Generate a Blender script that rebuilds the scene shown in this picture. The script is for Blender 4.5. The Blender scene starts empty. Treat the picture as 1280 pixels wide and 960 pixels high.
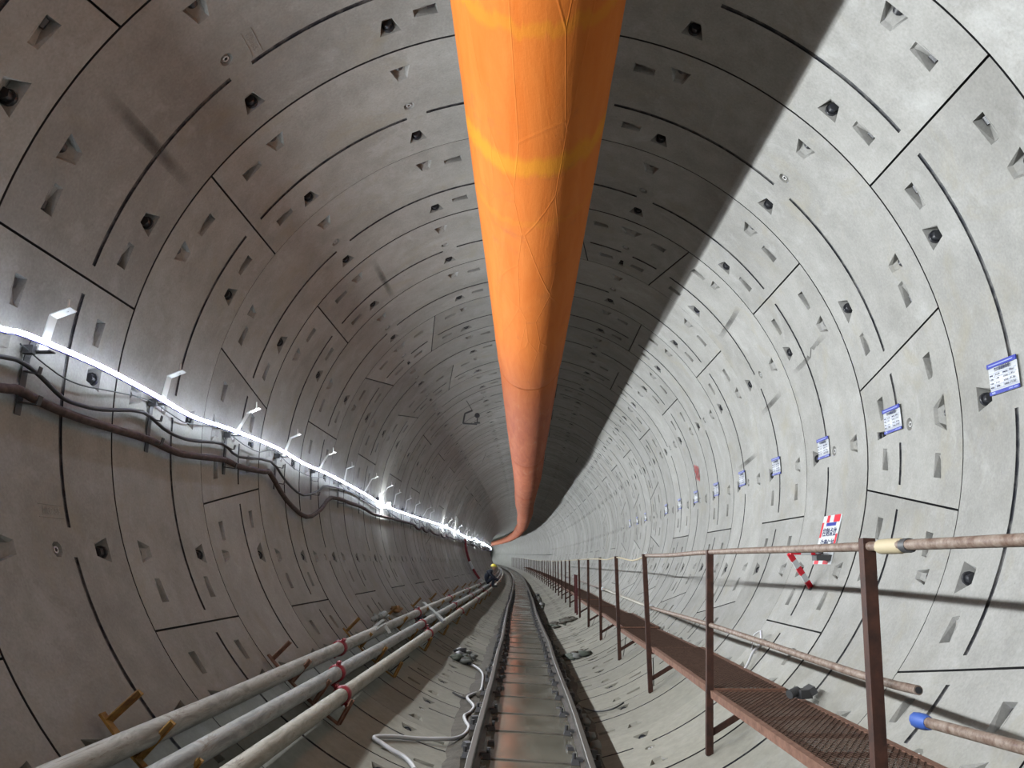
import bpy, math, random
from mathutils import Vector, Matrix, Euler
random.seed(7)
S = bpy.context.scene
COL = S.collection
# ------------------------------------------------------------------ camera, world, exposure
F_PX = 975.7
CAM = Vector((-0.036, 0.0, -1.116))
cd = bpy.data.cameras.new('camera'); cam = bpy.data.objects.new('camera', cd); COL.objects.link(cam)
cd.sensor_width = 36.0; cd.lens = 36.0 * F_PX / 1280.0; cd.clip_start = 0.05; cd.clip_end = 600
P, Q = 0.22539, 0.02
Mx = Matrix.Rotation(Q, 3, 'Z') @ Matrix.Rotation(P, 3, 'X')
rt, fw, up = Mx @ Vector((1, 0, 0)), Mx @ Vector((0, 1, 0)), Mx @ Vector((0, 0, 1))
cam.matrix_world = Matrix(((rt.x, up.x, -fw.x, CAM.x), (rt.y, up.y, -fw.y, CAM.y), (rt.z, up.z, -fw.z, CAM.z), (0, 0, 0, 1)))
S.camera = cam
w = bpy.data.worlds.new('tunnel_air'); S.world = w; w.use_nodes = True
w.node_tree.nodes['Background'].inputs[0].default_value = (0.02, 0.022, 0.025, 1)
w.node_tree.nodes['Background'].inputs[1].default_value = 1.0
S.view_settings.view_transform = 'Standard'; S.view_settings.look = 'None'
S.view_settings.exposure = 0.0; S.view_settings.gamma = 1.0; S.view_settings.use_curve_mapping = False
LED_POWER = 1540.0
S.cycles.use_denoising = True
S.cycles.max_bounces = 10; S.cycles.diffuse_bounces = 6; S.cycles.glossy_bounces = 3
S.cycles.sample_clamp_indirect = 6.0

# ------------------------------------------------------------------ tunnel axis
R = 2.9; Y0 = 3.742; W = 1.5005; PH = 1.0667
RC, RV, SB = 1350.0, 5500.0, 28.0
def ax(s):
    if s <= SB: return 0.0, 0.0, 0.0, 0.0
    d = s - SB; dv = min(d, 62.0)
    return -d*d/(2*RC), dv*dv/(2*RV) + max(0, d-62.0)*62.0/RV, d/RC, dv/RV
def pt(s, x, z):
    a = ax(s); h = a[2]
    return Vector((a[0] + x*math.cos(h), s + x*math.sin(h), a[1] + z))
def wallp(s, phi, r=R):            # phi in scene degrees, 0 = crown, + to the right
    t = math.radians(phi + PH)
    return pt(s, r*math.sin(t), r*math.cos(t))

# ------------------------------------------------------------------ mesh helpers
class MB:
    def __init__(s): s.v = []; s.f = []; s.m = []; s.sm = []
    def add(s, vs, fs, m=0, smooth=False):
        b = len(s.v); s.v += [tuple(v) for v in vs]
        for f in fs: s.f.append([b+i for i in f]); s.m.append(m); s.sm.append(smooth)
    def box(s, c, size, rot=None, m=0, taper=1.0):
        x, y, z = [a/2 for a in size]; c = Vector(c)
        vs = [Vector((sx*x*(taper if sz > 0 else 1), sy*y*(taper if sz > 0 else 1), sz*z)) for sz in (-1, 1) for sy in (-1, 1) for sx in (-1, 1)]
        if rot is not None: vs = [rot @ v for v in vs]
        s.add([c+v for v in vs], [(0,2,3,1),(4,5,7,6),(0,1,5,4),(2,6,7,3),(0,4,6,2),(1,3,7,5)], m)
    def bar(s, a, b, wd, th, upv=(0,0,1), m=0):
        a, b = Vector(a), Vector(b); d = b-a; L = d.length; y = d.normalized()
        x = y.cross(Vector(upv)); x = x.normalized() if x.length > 1e-5 else Vector((1,0,0)); z = x.cross(y)
        rot = Matrix((x, y, z)).transposed()
        s.box((a+b)/2, (wd, L, th), rot, m)
    def tube(s, pts, r, n=8, m=0, caps=True, radii=None):
        pts = [Vector(p) for p in pts]; k = len(pts); vs = []; u = None
        for i, p in enumerate(pts):
            t = (pts[min(i+1, k-1)] - pts[max(i-1, 0)]).normalized()
            if u is None:
                u = t.cross(Vector((0,0,1)))
                if u.length < .1: u = t.cross(Vector((1,0,0)))
            u = (u - t*u.dot(t)).normalized(); v = t.cross(u)
            rr = radii[i] if radii else r
            for j in range(n):
                a = 2*math.pi*j/n; vs.append(p + u*math.cos(a)*rr + v*math.sin(a)*rr)
        fs = [(i*n+j, i*n+(j+1) % n, (i+1)*n+(j+1) % n, (i+1)*n+j) for i in range(k-1) for j in range(n)]
        s.add(vs, fs, m, True)
        if caps:
            b = len(s.v)
            s.add(vs[:n], [tuple(range(n))[::-1]], m); s.add(vs[-n:], [tuple(range(n))], m)
    def cyl(s, a, b, r, n=12, m=0, r2=None):
        s.tube([a, b], r, n, m, True, [r, r if r2 is None else r2])
    def blob(s, c, size, m=0, n=8, k=5, j=0.15, rot=None, rnd=random):
        vs = []; c = Vector(c)
        for i in range(1, k):
            th = math.pi*i/k
            for q in range(n):
                a = 2*math.pi*q/n; rr = 1 + rnd.uniform(-j, j)
                v = Vector((math.sin(th)*math.cos(a)*size[0]*rr, math.sin(th)*math.sin(a)*size[1]*rr, math.cos(th)*size[2]*rr))
                vs.append(c + (rot @ v if rot else v))
        e = Vector((0,0,size[2])); e = rot @ e if rot else e
        vs += [c+e, c-e]; T = len(vs)-2
        fs = [(i*n+q, (i+1)*n+q, (i+1)*n+(q+1) % n, i*n+(q+1) % n) for i in range(k-2) for q in range(n)]
        fs += [(T, q, (q+1) % n) for q in range(n)] + [(T+1, (k-2)*n+(q+1) % n, (k-2)*n+q) for q in range(n)]
        s.add(vs, fs, m, True)
    def mesh(s, name, mats):
        me = bpy.data.meshes.new(name); me.from_pydata(s.v, [], s.f)
        for m in (mats if isinstance(mats, (list, tuple)) else [mats]): me.materials.append(m)
        me.polygons.foreach_set('material_index', s.m); me.polygons.foreach_set('use_smooth', s.sm); me.update()
        return me
    def build(s, name, mats, parent=None, **props): return link(name, s.mesh(name, mats), parent, **props)
def link(name, data, parent=None, mat=None, **props):
    o = bpy.data.objects.new(name, data); COL.objects.link(o)
    if parent is not None: o.parent = parent
    if mat is not None: o.matrix_basis = mat
    for k, v in props.items(): o[k] = v
    return o
def thing(name, label, cat, loc=(0,0,0), group=None, mat=None, kind=None):
    o = bpy.data.objects.new(name, None); COL.objects.link(o); o.empty_display_size = .2
    if mat is not None: o.matrix_basis = mat
    else: o.location = loc
    o['label'] = label; o['category'] = cat
    if group: o['group'] = group
    if kind: o['kind'] = kind
    return o
def spline(pts, n=5):
    pts = [Vector(p) for p in pts]; out = []
    for i in range(len(pts)-1):
        a, b, c, d = pts[max(i-1,0)], pts[i], pts[i+1], pts[min(i+2, len(pts)-1)]
        for k in range(n):
            t = k/n
            out.append(0.5*((2*b) + (c-a)*t + (2*a-5*b+4*c-d)*t*t + (3*b-a-3*c+d)*t*t*t))
    return out + [pts[-1]]

# ------------------------------------------------------------------ materials
def mat(name, base=(.5,.5,.5), rough=.7, metal=0.0, emit=None, estr=0.0, spec=.5):
    m = bpy.data.materials.new(name); m.use_nodes = True
    b = m.node_tree.nodes['Principled BSDF']
    b.inputs['Base Color'].default_value = (*base, 1); b.inputs['Roughness'].default_value = rough
    b.inputs['Metallic'].default_value = metal; b.inputs['Specular IOR Level'].default_value = spec
    if emit: b.inputs['Emission Color'].default_value = (*emit, 1); b.inputs['Emission Strength'].default_value = estr
    return m
class NT:
    def __init__(s, m): s.m = m; s.t = m.node_tree; s.b = s.t.nodes['Principled BSDF']
    def n(s, typ, **kw):
        x = s.t.nodes.new(typ)
        for k, v in kw.items():
            if k.startswith('i_'): x.inputs[k[2:].replace('_', ' ')].default_value = v
            else: setattr(x, k, v)
        return x
    def l(s, a, b): s.t.links.new(a, b)
    def noise(s, scale, detail=4, rough=.55, vec=None, dist=0.0):
        x = s.n('ShaderNodeTexNoise'); x.inputs['Scale'].default_value = scale; x.inputs['Detail'].default_value = detail
        x.inputs['Roughness'].default_value = rough; x.inputs['Distortion'].default_value = dist
        if vec is not None: s.l(vec, x.inputs['Vector'])
        return x.outputs['Fac']
    def ramp(s, fac, stops):
        x = s.n('ShaderNodeValToRGB'); e = x.color_ramp.elements
        while len(e) < len(stops): e.new(.5)
        for i, (p, c) in enumerate(stops): e[i].position = p; e[i].color = (*c, 1) if len(c) == 3 else c
        s.l(fac, x.inputs[0]); return x.outputs[0]
    def mix(s, fac, a, b, mode='MIX'):
        x = s.n('ShaderNodeMix', data_type='RGBA', blend_type=mode)
        for sock, v in ((x.inputs[0], fac), (x.inputs[6], a), (x.inputs[7], b)):
            if hasattr(v, 'is_output'): s.l(v, sock)
            else: sock.default_value = v if isinstance(v, (int, float)) else (*v, 1)
        return x.outputs[2]
    def math(s, op, a, b=None):
        x = s.n('ShaderNodeMath', operation=op)
        for i, v in enumerate((a, b)):
            if v is None: continue
            if hasattr(v, 'is_output'): s.l(v, x.inputs[i])
            else: x.inputs[i].default_value = v
        return x.outputs[0]
    def bump(s, h, strength=.3, dist=.01):
        x = s.n('ShaderNodeBump'); x.inputs['Strength'].default_value = strength; x.inputs['Distance'].default_value = dist
        s.l(h, x.inputs['Height']); s.l(x.outputs[0], s.b.inputs['Normal'])
G3 = lambda a: (a, a, a)
def concrete(name, c0, c1, stain=(.35,.315,.225)):
    m = mat(name, rough=.72, spec=.25); t = NT(m)
    tc = t.n('ShaderNodeTexCoord'); oi = t.n('ShaderNodeObjectInfo')
    off = t.n('ShaderNodeVectorMath', operation='ADD'); sc = t.n('ShaderNodeVectorMath', operation='SCALE')
    cmb = t.n('ShaderNodeCombineXYZ')
    for i in range(3): t.l(oi.outputs['Random'], cmb.inputs[i])
    t.l(cmb.outputs[0], sc.inputs[0]); sc.inputs['Scale'].default_value = 37.0
    t.l(tc.outputs['Object'], off.inputs[0]); t.l(sc.outputs[0], off.inputs[1]); v = off.outputs[0]
    big = t.noise(.9, 5, .6, v, .4); mid = t.noise(5, 6, .65, v); fine = t.noise(60, 3, .6, v)
    col = t.ramp(big, [(.3, c0), (.7, c1)])
    col = t.mix(.46, col, t.ramp(mid, [(.25, G3(.36)), (.75, G3(.64))]), 'OVERLAY')
    col = t.mix(.26, col, t.ramp(fine, [(.3, G3(.3)), (.7, G3(.7))]), 'OVERLAY')
    st = t.ramp(t.noise(1.7, 5, .7, v, 1.0), [(.54, G3(0)), (.75, G3(.5))])
    col = t.mix(st, col, stain)
    wh = t.ramp(t.noise(2.3, 6, .75, v, .6), [(.55, G3(0)), (.75, G3(.4))])
    col = t.mix(wh, col, (.62, .63, .62))
    sp = t.ramp(t.noise(26, 2, .5, v), [(.73, G3(0)), (.78, G3(.4))])
    col = t.mix(sp, col, (.2, .19, .18))
    ge = t.n('ShaderNodeNewGeometry'); sz = t.n('ShaderNodeSeparateXYZ'); t.l(ge.outputs['Position'], sz.inputs[0])
    hz_ = t.math('ADD', sz.outputs['Z'], t.math('MULTIPLY', t.math('SUBTRACT', t.noise(1.3, 6, .7, ge.outputs['Position'], .8), .5), 1.5))
    fm = t.n('ShaderNodeMapRange'); t.l(hz_, fm.inputs[0]); fm.inputs[1].default_value = -1.7; fm.inputs[2].default_value = -2.5; fm.inputs[3].default_value = 0; fm.inputs[4].default_value = .8
    film = t.ramp(t.noise(11, 6, .7, ge.outputs['Position']), [(.3, (.225,.21,.165)), (.7, (.33,.315,.255))])
    col = t.mix(fm.outputs[0], col, film)
    br = t.n('ShaderNodeMapRange'); t.l(oi.outputs['Random'], br.inputs[0]); br.inputs[3].default_value = .9; br.inputs[4].default_value = 1.1
    bc = t.n('ShaderNodeVectorMath', operation='SCALE'); t.l(col, bc.inputs[0]); t.l(br.outputs[0], bc.inputs['Scale'])
    t.l(bc.outputs[0], t.b.inputs['Base Color'])
    t.bump(t.math('ADD', t.math('MULTIPLY', mid, .6), t.math('MULTIPLY', fine, .3)), .35, .006)
    return m
M_CON = concrete('precast_concrete', (.308,.303,.282), (.421,.418,.398))
M_CONR = concrete('concrete_far', (.308,.303,.282), (.413,.409,.393))
M_POCKET = concrete('pocket_concrete', (.302,.298,.277), (.413,.409,.393))
M_JOINT = mat('joint_gasket', (.012,.012,.014), .8)
M_GROOVE = mat('groove_rubber', (.03,.033,.042), .55)
t = NT(M_GROOVE); tc = t.n('ShaderNodeTexCoord')
t.l(t.ramp(t.noise(9, 5, .7, tc.outputs['Object']), [(.45, (.022,.024,.032)), (.66, (.16,.155,.15))]), t.b.inputs['Base Color'])
M_BOLT = mat('bolt_cap', (.022,.023,.027), .38)
M_PLUG = mat('grout_plug', (.55,.55,.54), .6)
M_STEEL = mat('brightened_steel', (.85,.86,.84), .5, .2)  # tone raised so the bracket's upper arm looks lit by the strip
M_DSTEEL = mat('dark_steel', (.075,.075,.08), .55, .3)
def rusty(name, a, b, rough=.75, sc=14):
    m = mat(name, rough=rough, spec=.3); t = NT(m); tc = t.n('ShaderNodeTexCoord')
    n = t.noise(sc, 6, .7, tc.outputs['Object'])
    t.l(t.ramp(n, [(.35, a), (.65, b)]), t.b.inputs['Base Color']); t.bump(n, .4, .004); return m
M_RUST = rusty('rusted_angle_iron', (.045,.018,.012), (.115,.042,.024))
M_RUSTL = rusty('rusted_edge_beam', (.17,.075,.045), (.33,.17,.115))
M_RPIPE = rusty('rusty_scaffold_pipe', (.15,.082,.055), (.38,.30,.245), .6, 26)
M_DRED = rusty('dark_red_paint', (.06,.010,.012), (.13,.025,.025))
M_YRUST = rusty('yellow_brown_bracket', (.16,.07,.02), (.42,.24,.05), .7, 10)
M_MESHM = rusty('rusty_mesh_wire', (.07,.035,.024), (.15,.085,.06))
M_RAIL = rusty('rail_steel', (.05,.045,.04), (.125,.112,.10), .5, 8)
M_RAILTOP = mat('worn_rail_head', (.13,.115,.10), .5, .4)
M_SLEEP = rusty('wet_sleeper', (.07,.062,.052), (.15,.13,.105), .5, 9)
def pipem(name, a, b):
    m = mat(name, rough=.6, spec=.35); t = NT(m); tc = t.n('ShaderNodeTexCoord')
    v = tc.outputs['Object']; mp = t.n('ShaderNodeMapping'); t.l(v, mp.inputs[0]); mp.inputs['Scale'].default_value = (6, 1.2, 6)
    n = t.noise(2.2, 7, .7, mp.outputs[0], .8); t.l(t.ramp(n, [(.40, a), (.56, b), (.66, (.26,.21,.17))]), t.b.inputs['Base Color']); t.bump(n, .4, .01); return m
M_P1 = pipem('pale_grey_pipe', (.30,.285,.25), (.50,.485,.44))
M_P2 = pipem('mottled_grey_pipe', (.24,.245,.24), (.44,.44,.42))
M_P3 = pipem('cream_pipe', (.37,.345,.28), (.56,.53,.45))
M_RED = rusty('red_coupling', (.16,.012,.02), (.36,.03,.045), .5, 20)
M_CREAM = mat('cream_tape', (.62,.52,.33), .7)
M_BLUE = mat('blue_tape', (.03,.10,.42), .6)
M_CAB = mat('black_cable', (.028,.03,.034), .5)
M_CAB2 = rusty('dusty_brown_cable', (.05,.032,.03), (.13,.088,.078), .7, 16)
M_THIN = mat('thin_wire', (.05,.06,.06), .5)
M_HOSE = mat('white_hose', (.62,.62,.64), .45)
M_WHITE = mat('white_board', (.72,.75,.78), .45)
M_NAVY = mat('sign_blue', (.012,.03,.36), .4)
M_PBLUE = mat('pale_blue_print', (.30,.36,.70), .5)
M_INK = mat('dark_ink', (.02,.03,.10), .6)
M_SRED = mat('sign_red', (.62,.012,.03), .4)
M_PAINT = mat('red_spray_paint', (.48,.09,.09), .8)
M_LED = mat('led_strip', (.8,.85,.9), .5, 0, (0.90, 0.945, 0.97), LED_POWER)
M_LEDD = mat('led_wall_glow', (.8,.85,.9), .5, 0, (0.78, 0.88, 1.0), LED_POWER*.030)
M_LEDF = mat('led_strip_far', (.8,.85,.9), .5, 0, (0.90, 0.945, 0.97), LED_POWER*.62)
M_LEDG = mat('led_strip_distant', (.8,.85,.9), .5, 0, (0.90, 0.945, 0.97), LED_POWER*.42)
M_COIL = mat('added_coil_glow', (.8,.85,.9), .5, 0, (0.90, 0.945, 0.97), LED_POWER*.16)
M_LEDB = mat('led_fringe_purple', (.25,.23,.55), .5)  # purple tone stands in for the colour fringe along the glowing strip
M_FIX = mat('added_tint_glow', (.8,.9,.85), .5, 0, (.72, 1.0, .86), 260.0)
M_DIRT = mat('wet_mud', rough=.75, spec=.2); t = NT(M_DIRT); tc = t.n('ShaderNodeTexCoord')
n = t.noise(7, 8, .7, tc.outputs['Object'])
t.l(t.ramp(n, [(.3, (.075,.066,.054)), (.7, (.17,.152,.125))]), t.b.inputs['Base Color']); t.bump(n, .6, .03)
M_WATER = mat('muddy_water', rough=.12, spec=.5); t = NT(M_WATER); tc = t.n('ShaderNodeTexCoord')
mp = t.n('ShaderNodeMapping'); t.l(tc.outputs['Object'], mp.inputs[0]); mp.inputs['Scale'].default_value = (1.5, .6, 1)
n = t.noise(1.6, 5, .6, mp.outputs[0], .5)
t.l(t.ramp(n, [(.35, (.10,.092,.070)), (.65, (.185,.172,.140))]), t.b.inputs['Base Color'])
t.l(t.ramp(t.noise(1.1, 3, .5, mp.outputs[0]), [(.42, G3(.10)), (.6, G3(.26))]), t.b.inputs['Roughness'])
t.bump(t.noise(14, 3, .5, tc.outputs['Object']), .05, .006)
# orange fabric of the duct, with the two yellow bands printed round it
M_DUCT = mat('orange_duct_fabric', rough=.8, spec=.08); t = NT(M_DUCT); tc = t.n('ShaderNodeTexCoord')
sx = t.n('ShaderNodeSeparateXYZ'); t.l(tc.outputs['Object'], sx.inputs[0]); yy = sx.outputs['Y']
mp = t.n('ShaderNodeMapping'); t.l(tc.outputs['Object'], mp.inputs[0]); mp.inputs['Scale'].default_value = (5, .55, 5)
n1 = t.noise(1.4, 6, .65, mp.outputs[0], .5)
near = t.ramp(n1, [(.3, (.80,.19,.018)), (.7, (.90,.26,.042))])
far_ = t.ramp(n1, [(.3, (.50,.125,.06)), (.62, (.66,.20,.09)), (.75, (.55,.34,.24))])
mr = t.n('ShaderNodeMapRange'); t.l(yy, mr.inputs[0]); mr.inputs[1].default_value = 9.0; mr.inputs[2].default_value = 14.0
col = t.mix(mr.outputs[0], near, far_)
for yc, hw, st in ((3.28, .05, .5), (4.62, .11, .85), (5.5, .05, .22)):
    d = t.math('ABSOLUTE', t.math('SUBTRACT', t.math('ADD', yy, t.math('MULTIPLY', t.math('SUBTRACT', n1, .5), .35)), yc))
    r_ = t.n('ShaderNodeMapRange'); t.l(d, r_.inputs[0]); r_.inputs[1].default_value = hw*1.5; r_.inputs[2].default_value = hw*.6
    r_.inputs[3].default_value = 0; r_.inputs[4].default_value = st
    col = t.mix(r_.outputs[0], col, (.88,.33,.018))
gr = t.ramp(t.noise(3.2, 6, .75, tc.outputs['Object'], .6), [(.58, G3(0)), (.75, G3(.45))])
col = t.mix(gr, col, (.36,.13,.06)); t.l(col, t.b.inputs['Base Color'])
mp2 = t.n('ShaderNodeMapping'); t.l(tc.outputs['Object'], mp2.inputs[0]); mp2.inputs['Scale'].default_value = (3.4, .5, 3.4)
wr = t.n('ShaderNodeTexVoronoi', feature='DISTANCE_TO_EDGE'); t.l(mp2.outputs[0], wr.inputs['Vector']); wr.inputs['Scale'].default_value = 1.3
wrr = t.ramp(wr.outputs['Distance'], [(0.0, G3(1)), (.02, G3(0))])
t.bump(t.math('ADD', t.math('MULTIPLY', wrr, .35), t.math('ADD', n1, t.math('MULTIPLY', t.noise(45, 3, .6, tc.outputs['Object']), .25))), .35, .012)

# ------------------------------------------------------------------ lining segments (templates shared by every ring)
TH = .131
def seg_mesh(name, half, slantL=0.0, slantR=0.0, fine=True):
    """half: half width in degrees; slants: degrees added at v=1 (and subtracted at v=0) on the edges."""
    mb = MB(); gap = .0075 * 180/math.pi / R; gv = .0052
    def warp(u, v):
        for side, sl in ((-1, slantL), (1, slantR)):
            if sl:
                wgt = max(0.0, min(1.0, 1 - (half - side*u - 7.6)/4.0))
                u += sl*(2*v-1)*wgt
        return u
    def P3(u, v, r=R):
        a = math.radians(warp(u, v)); return (r*math.sin(a), v*W, r*math.cos(a))
    bolts = [0.0] if half < 20 else [-22.5, 0.0, 22.5]
    lp = []   # longitudinal pockets  (u, near?) trapezoid
    HW, HN, V0, V1 = 1.65, .8, .135, .24
    cpk = [s*(half-5.6) for s in (-1, 1)]; CH = 1.75
    ub = {-half+gap, half-gap}
    for b in bolts: ub |= {b-HW, b-HN, b+HN, b+HW}
    for c in cpk: ub |= {c-CH, c+CH}
    gr = [(-half+1.9, half-1.9)]
    ub |= {gr[0][0], gr[0][1]}
    brk = (-1.0, 2.6)
    ub |= {brk[0], brk[1]}
    us = sorted(ub); out = []
    for a, b in zip(us, us[1:]):
        n = max(1, int(math.ceil((b-a)/2.6)))
        out += [a + (b-a)*i/n for i in range(n)]
    us = out + [us[-1]]
    vs = [gv, V0, .185, .255, V1, .35, .45, .53, .589, .613, .68, .745, 1-V1, .815, 1-V0, 1-gv]
    vs = sorted(set(round(v, 5) for v in vs)); us = [round(u, 5) for u in us]
    idx = {}
    def vi(u, v):
        k = (u, v)
        if k not in idx: idx[k] = len(mb.v); mb.v.append(P3(u, v))
        return idx[k]
    def surf(ks, m=0): mb.f.append([vi(*k) for k in ks]); mb.m.append(m); mb.sm.append(True)
    r5 = lambda x: round(x, 5)
    CV0, CV1 = .185, .255
    for i in range(len(us)-1):
        for j in range(len(vs)-1):
            u0, u1, v0, v1 = us[i], us[i+1], vs[j], vs[j+1]; uc = (u0+u1)/2; vc = (v0+v1)/2
            skip = False
            for b in bolts:
                if abs(uc-b) < HW and (V0 < vc < V1 or 1-V1 < vc < 1-V0): skip = True
            for c in cpk:
                if abs(uc-c) < CH and (CV0 < vc < CV1 or 1-CV1 < vc < 1-CV0): skip = True
            if .589 < vc < .613 and gr[0][0] < uc < gr[0][1] and not (brk[0] < uc < brk[1]): skip = True
            if abs(uc) < 1.15 and .45 < vc < .53 : skip = True
            if not skip: surf([(u0,v0),(u0,v1),(u1,v1),(u1,v0)])
    def q(pts, m=0, sm=False): mb.add(pts, [tuple(range(len(pts)))], m, sm)
    # longitudinal bolt pockets
    DP = .095
    for b in bolts:
        for far in (0, 1):
            vw, vn = (1-V0, 1-V1) if far else (V0, V1)
            A, B, Cn, D = (b-HW, vw), (b+HW, vw), (b+HN, vn), (b-HN, vn)
            # surrounding surface triangles inside the bounding rect
            q([P3(b-HW, vw), P3(b-HW, vn), P3(b-HN, vn)], 0, True); q([P3(b+HW, vw), P3(b+HN, vn), P3(b+HW, vn)], 0, True)
            vd = vw + (-.012 if far else .012)
            dA, dB = P3(b-HW*.86, vd, R+DP), P3(b+HW*.86, vd, R+DP)
            fC, fD = P3(b+HN*.8, vn + (.012 if far else -.012), R+.022), P3(b-HN*.8, vn + (.012 if far else -.012), R+.022)
            q([P3(*A), P3(*B), dB, dA], 1); q([dA, dB, fC, fD], 1); q([P3(*A), dA, fD, P3(*D)], 1); q([P3(*B), P3(*Cn), fC, dB], 1)
            q([P3(*D), fD, fC, P3(*Cn)], 1)
    for c in cpk:
        sg = 1 if c > 0 else -1       # deep end towards the joint
        for far in (0, 1):
            va, vb = (1-CV1, 1-CV0) if far else (CV0, CV1)
            ud, us_ = c+sg*CH, c-sg*CH; i_ = .010
            # trapezoid: narrower at the shallow end
            vm0, vm1 = va+.010, vb-.010
            q([P3(us_, va), P3(us_, vm0), P3(ud, va)], 0, True); q([P3(us_, vb), P3(ud, vb), P3(us_, vm1)], 0, True)
            a, b2 = P3(ud, va), P3(ud, vb); dd = ud - sg*.25
            da, db = P3(dd, va+i_*.6, R+.085), P3(dd, vb-i_*.6, R+.085)
            sa, sb = P3(us_, vm0), P3(us_, vm1); fa, fb = P3(us_+sg*.22, vm0+.006, R+.022), P3(us_+sg*.22, vm1-.006, R+.022)
            q([a, b2, db, da], 1); q([da, db, fb, fa], 1); q([a, da, fa, sa], 1); q([b2, sb, fb, db], 1); q([sa, fa, fb, sb], 1)
    # mid groove (recessed strip)
    dep = .011
    for a, b in ((gr[0][0], brk[0]), (brk[1], gr[0][1])):
        n = max(1, int((b-a)/2.6)); st = [a+(b-a)*i/n for i in range(n+1)]
        for u0, u1 in zip(st, st[1:]):
            q([P3(u0,.589,R+dep), P3(u0,.613,R+dep), P3(u1,.613,R+dep), P3(u1,.589,R+dep)], 2)
            q([P3(u0,.589), P3(u0,.589,R+dep), P3(u1,.589,R+dep), P3(u1,.589)], 2)
            q([P3(u0,.613), P3(u1,.613), P3(u1,.613,R+dep), P3(u0,.613,R+dep)], 2)
        for u0 in (a, b): q([P3(u0,.589), P3(u0,.613), P3(u0,.613,R+dep), P3(u0,.589,R+dep)], 2)
    # grout socket
    inc = [(us[i], us[i+1]) for i in range(len(us)-1) if abs((us[i]+us[i+1])/2) < 1.15]
    lo, hi = inc[0][0], inc[-1][1]; N = 16; uc, vc = (lo+hi)/2, .49
    ru, rv = .95, .95*math.radians(1)*R/W
    c8 = [P3(uc+ru*math.cos(2*math.pi*k/N), vc+rv*math.sin(2*math.pi*k/N)) for k in range(N)]
    sq = []
    for k in range(N):
        ca, sa_ = math.cos(2*math.pi*k/N), math.sin(2*math.pi*k/N); f = 1/max(abs(ca), abs(sa_))
        sq.append(P3(uc + (hi-lo)/2*ca*f, vc+.04*sa_*f))
    ring = lambda f, r: [P3(uc+ru*f*math.cos(2*math.pi*k/N), vc+rv*f*math.sin(2*math.pi*k/N), r) for k in range(N)]
    r1, r2, r3, r4 = ring(.78, R+.028), ring(.52, R+.028), ring(.46, R+.006), ring(.25, R+.006)
    for k in range(N):
        k2 = (k+1) % N
        q([sq[k], sq[k2], c8[k2], c8[k]], 0, True); q([c8[k], c8[k2], r1[k2], r1[k]], 1); q([r1[k], r1[k2], r2[k2], r2[k]], 1)
        q([r2[k], r2[k2], r3[k2], r3[k]], 3); q([r3[k], r3[k2], r4[k2], r4[k]], 3)
    q(ring(.25, R+.02), 4)
    # edge walls
    for a, b in zip(us, us[1:]):
        for v in (gv, 1-gv): (q([P3(a, v), P3(b, v), P3(b, v, R+.0009), P3(a, v, R+.0009)], 0), q([P3(a, v, R+.0009), P3(b, v, R+.0009), P3(b, v, R+TH), P3(a, v, R+TH)], 5))
    for a, b in zip(vs, vs[1:]):
        for u in (us[0], us[-1]): (q([P3(u, a), P3(u, b), P3(u, b, R+.0009), P3(u, a, R+.0009)], 0), q([P3(u, a, R+.0009), P3(u, b, R+.0009), P3(u, b, R+TH), P3(u, a, R+TH)], 5))
    info = dict(bolts=bolts, cpk=cpk, P3=P3, warp=warp, CH=CH, V0=V0)
    return mb, info
def add_bolt(mb, info, kind, u, far, m=4):
    if kind == 'L':
        v = (1-info['V0']) if far else info['V0']; sg = -1 if far else 1
        a = math.radians(info['warp'](u, v)); r = R+.052
        c = Vector((r*math.sin(a), v*W + sg*.004, r*math.cos(a))); e = Vector((0, sg*.055, 0))
        mb.cyl(c, c+e*.35, .046, 12, m); mb.cyl(c+e*.35, c+e, .035, 6 if far else 12, m)
    else:
        sg = 1 if u > 0 else -1; v = .78 if far else .22
        a0 = math.radians(info['warp'](u, v)+sg*(info['CH']-.35)); a1 = math.radians(info['warp'](u, v)+sg*(info['CH']-1.35)); r = R+.05
        c0 = Vector((r*math.sin(a0), v*W, r*math.cos(a0))); c1 = Vector((r*math.sin(a1), v*W, r*math.cos(a1)))
        mb.cyl(c0, c1, .027, 8, m)
SM = [M_CON, M_POCKET, M_GROOVE, M_PLUG, M_BOLT, M_JOINT]
TPL = {}
for key, (half, sl, sr) in {'B': (33.75, 0, 0), 'K': (11.25, 2.7, -2.7), 'LA': (33.75, 0, 2.7), 'LB': (33.75, -2.7, 0)}.items():
    mb, info = seg_mesh('concrete_segment', half, sl, sr)
    bare = mb.mesh('concrete_segment', SM)
    bl = []
    for far in (0, 1):
        for b in info['bolts']:
            m1 = MB(); add_bolt(m1, info, 'L', b, far, 0); bl.append(m1.mesh('bolt_head', M_BOLT)); add_bolt(mb, info, 'L', b, far)
        for c in info['cpk']:
            m1 = MB(); add_bolt(m1, info, 'C', c, far, 0); bl.append(m1.mesh('bolt_head', M_BOLT)); add_bolt(mb, info, 'C', c, far)
    TPL[key] = (bare, bl, mb.mesh('concrete_segment', SM))
lining = thing('wall_lining', 'curved tunnel wall of precast grey concrete segments in bolted rings', 'wall', kind='structure')
KPOS = {0: 135.5, 1: 90.5, 2: -89.5, 3: 23, 4: 135.5, 5: -44.5, 6: 135.5, 7: -44.5, 8: 135.5, 9: 90.5, -1: -44.5 - 67.5*0}
rk = random.Random(3)
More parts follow.
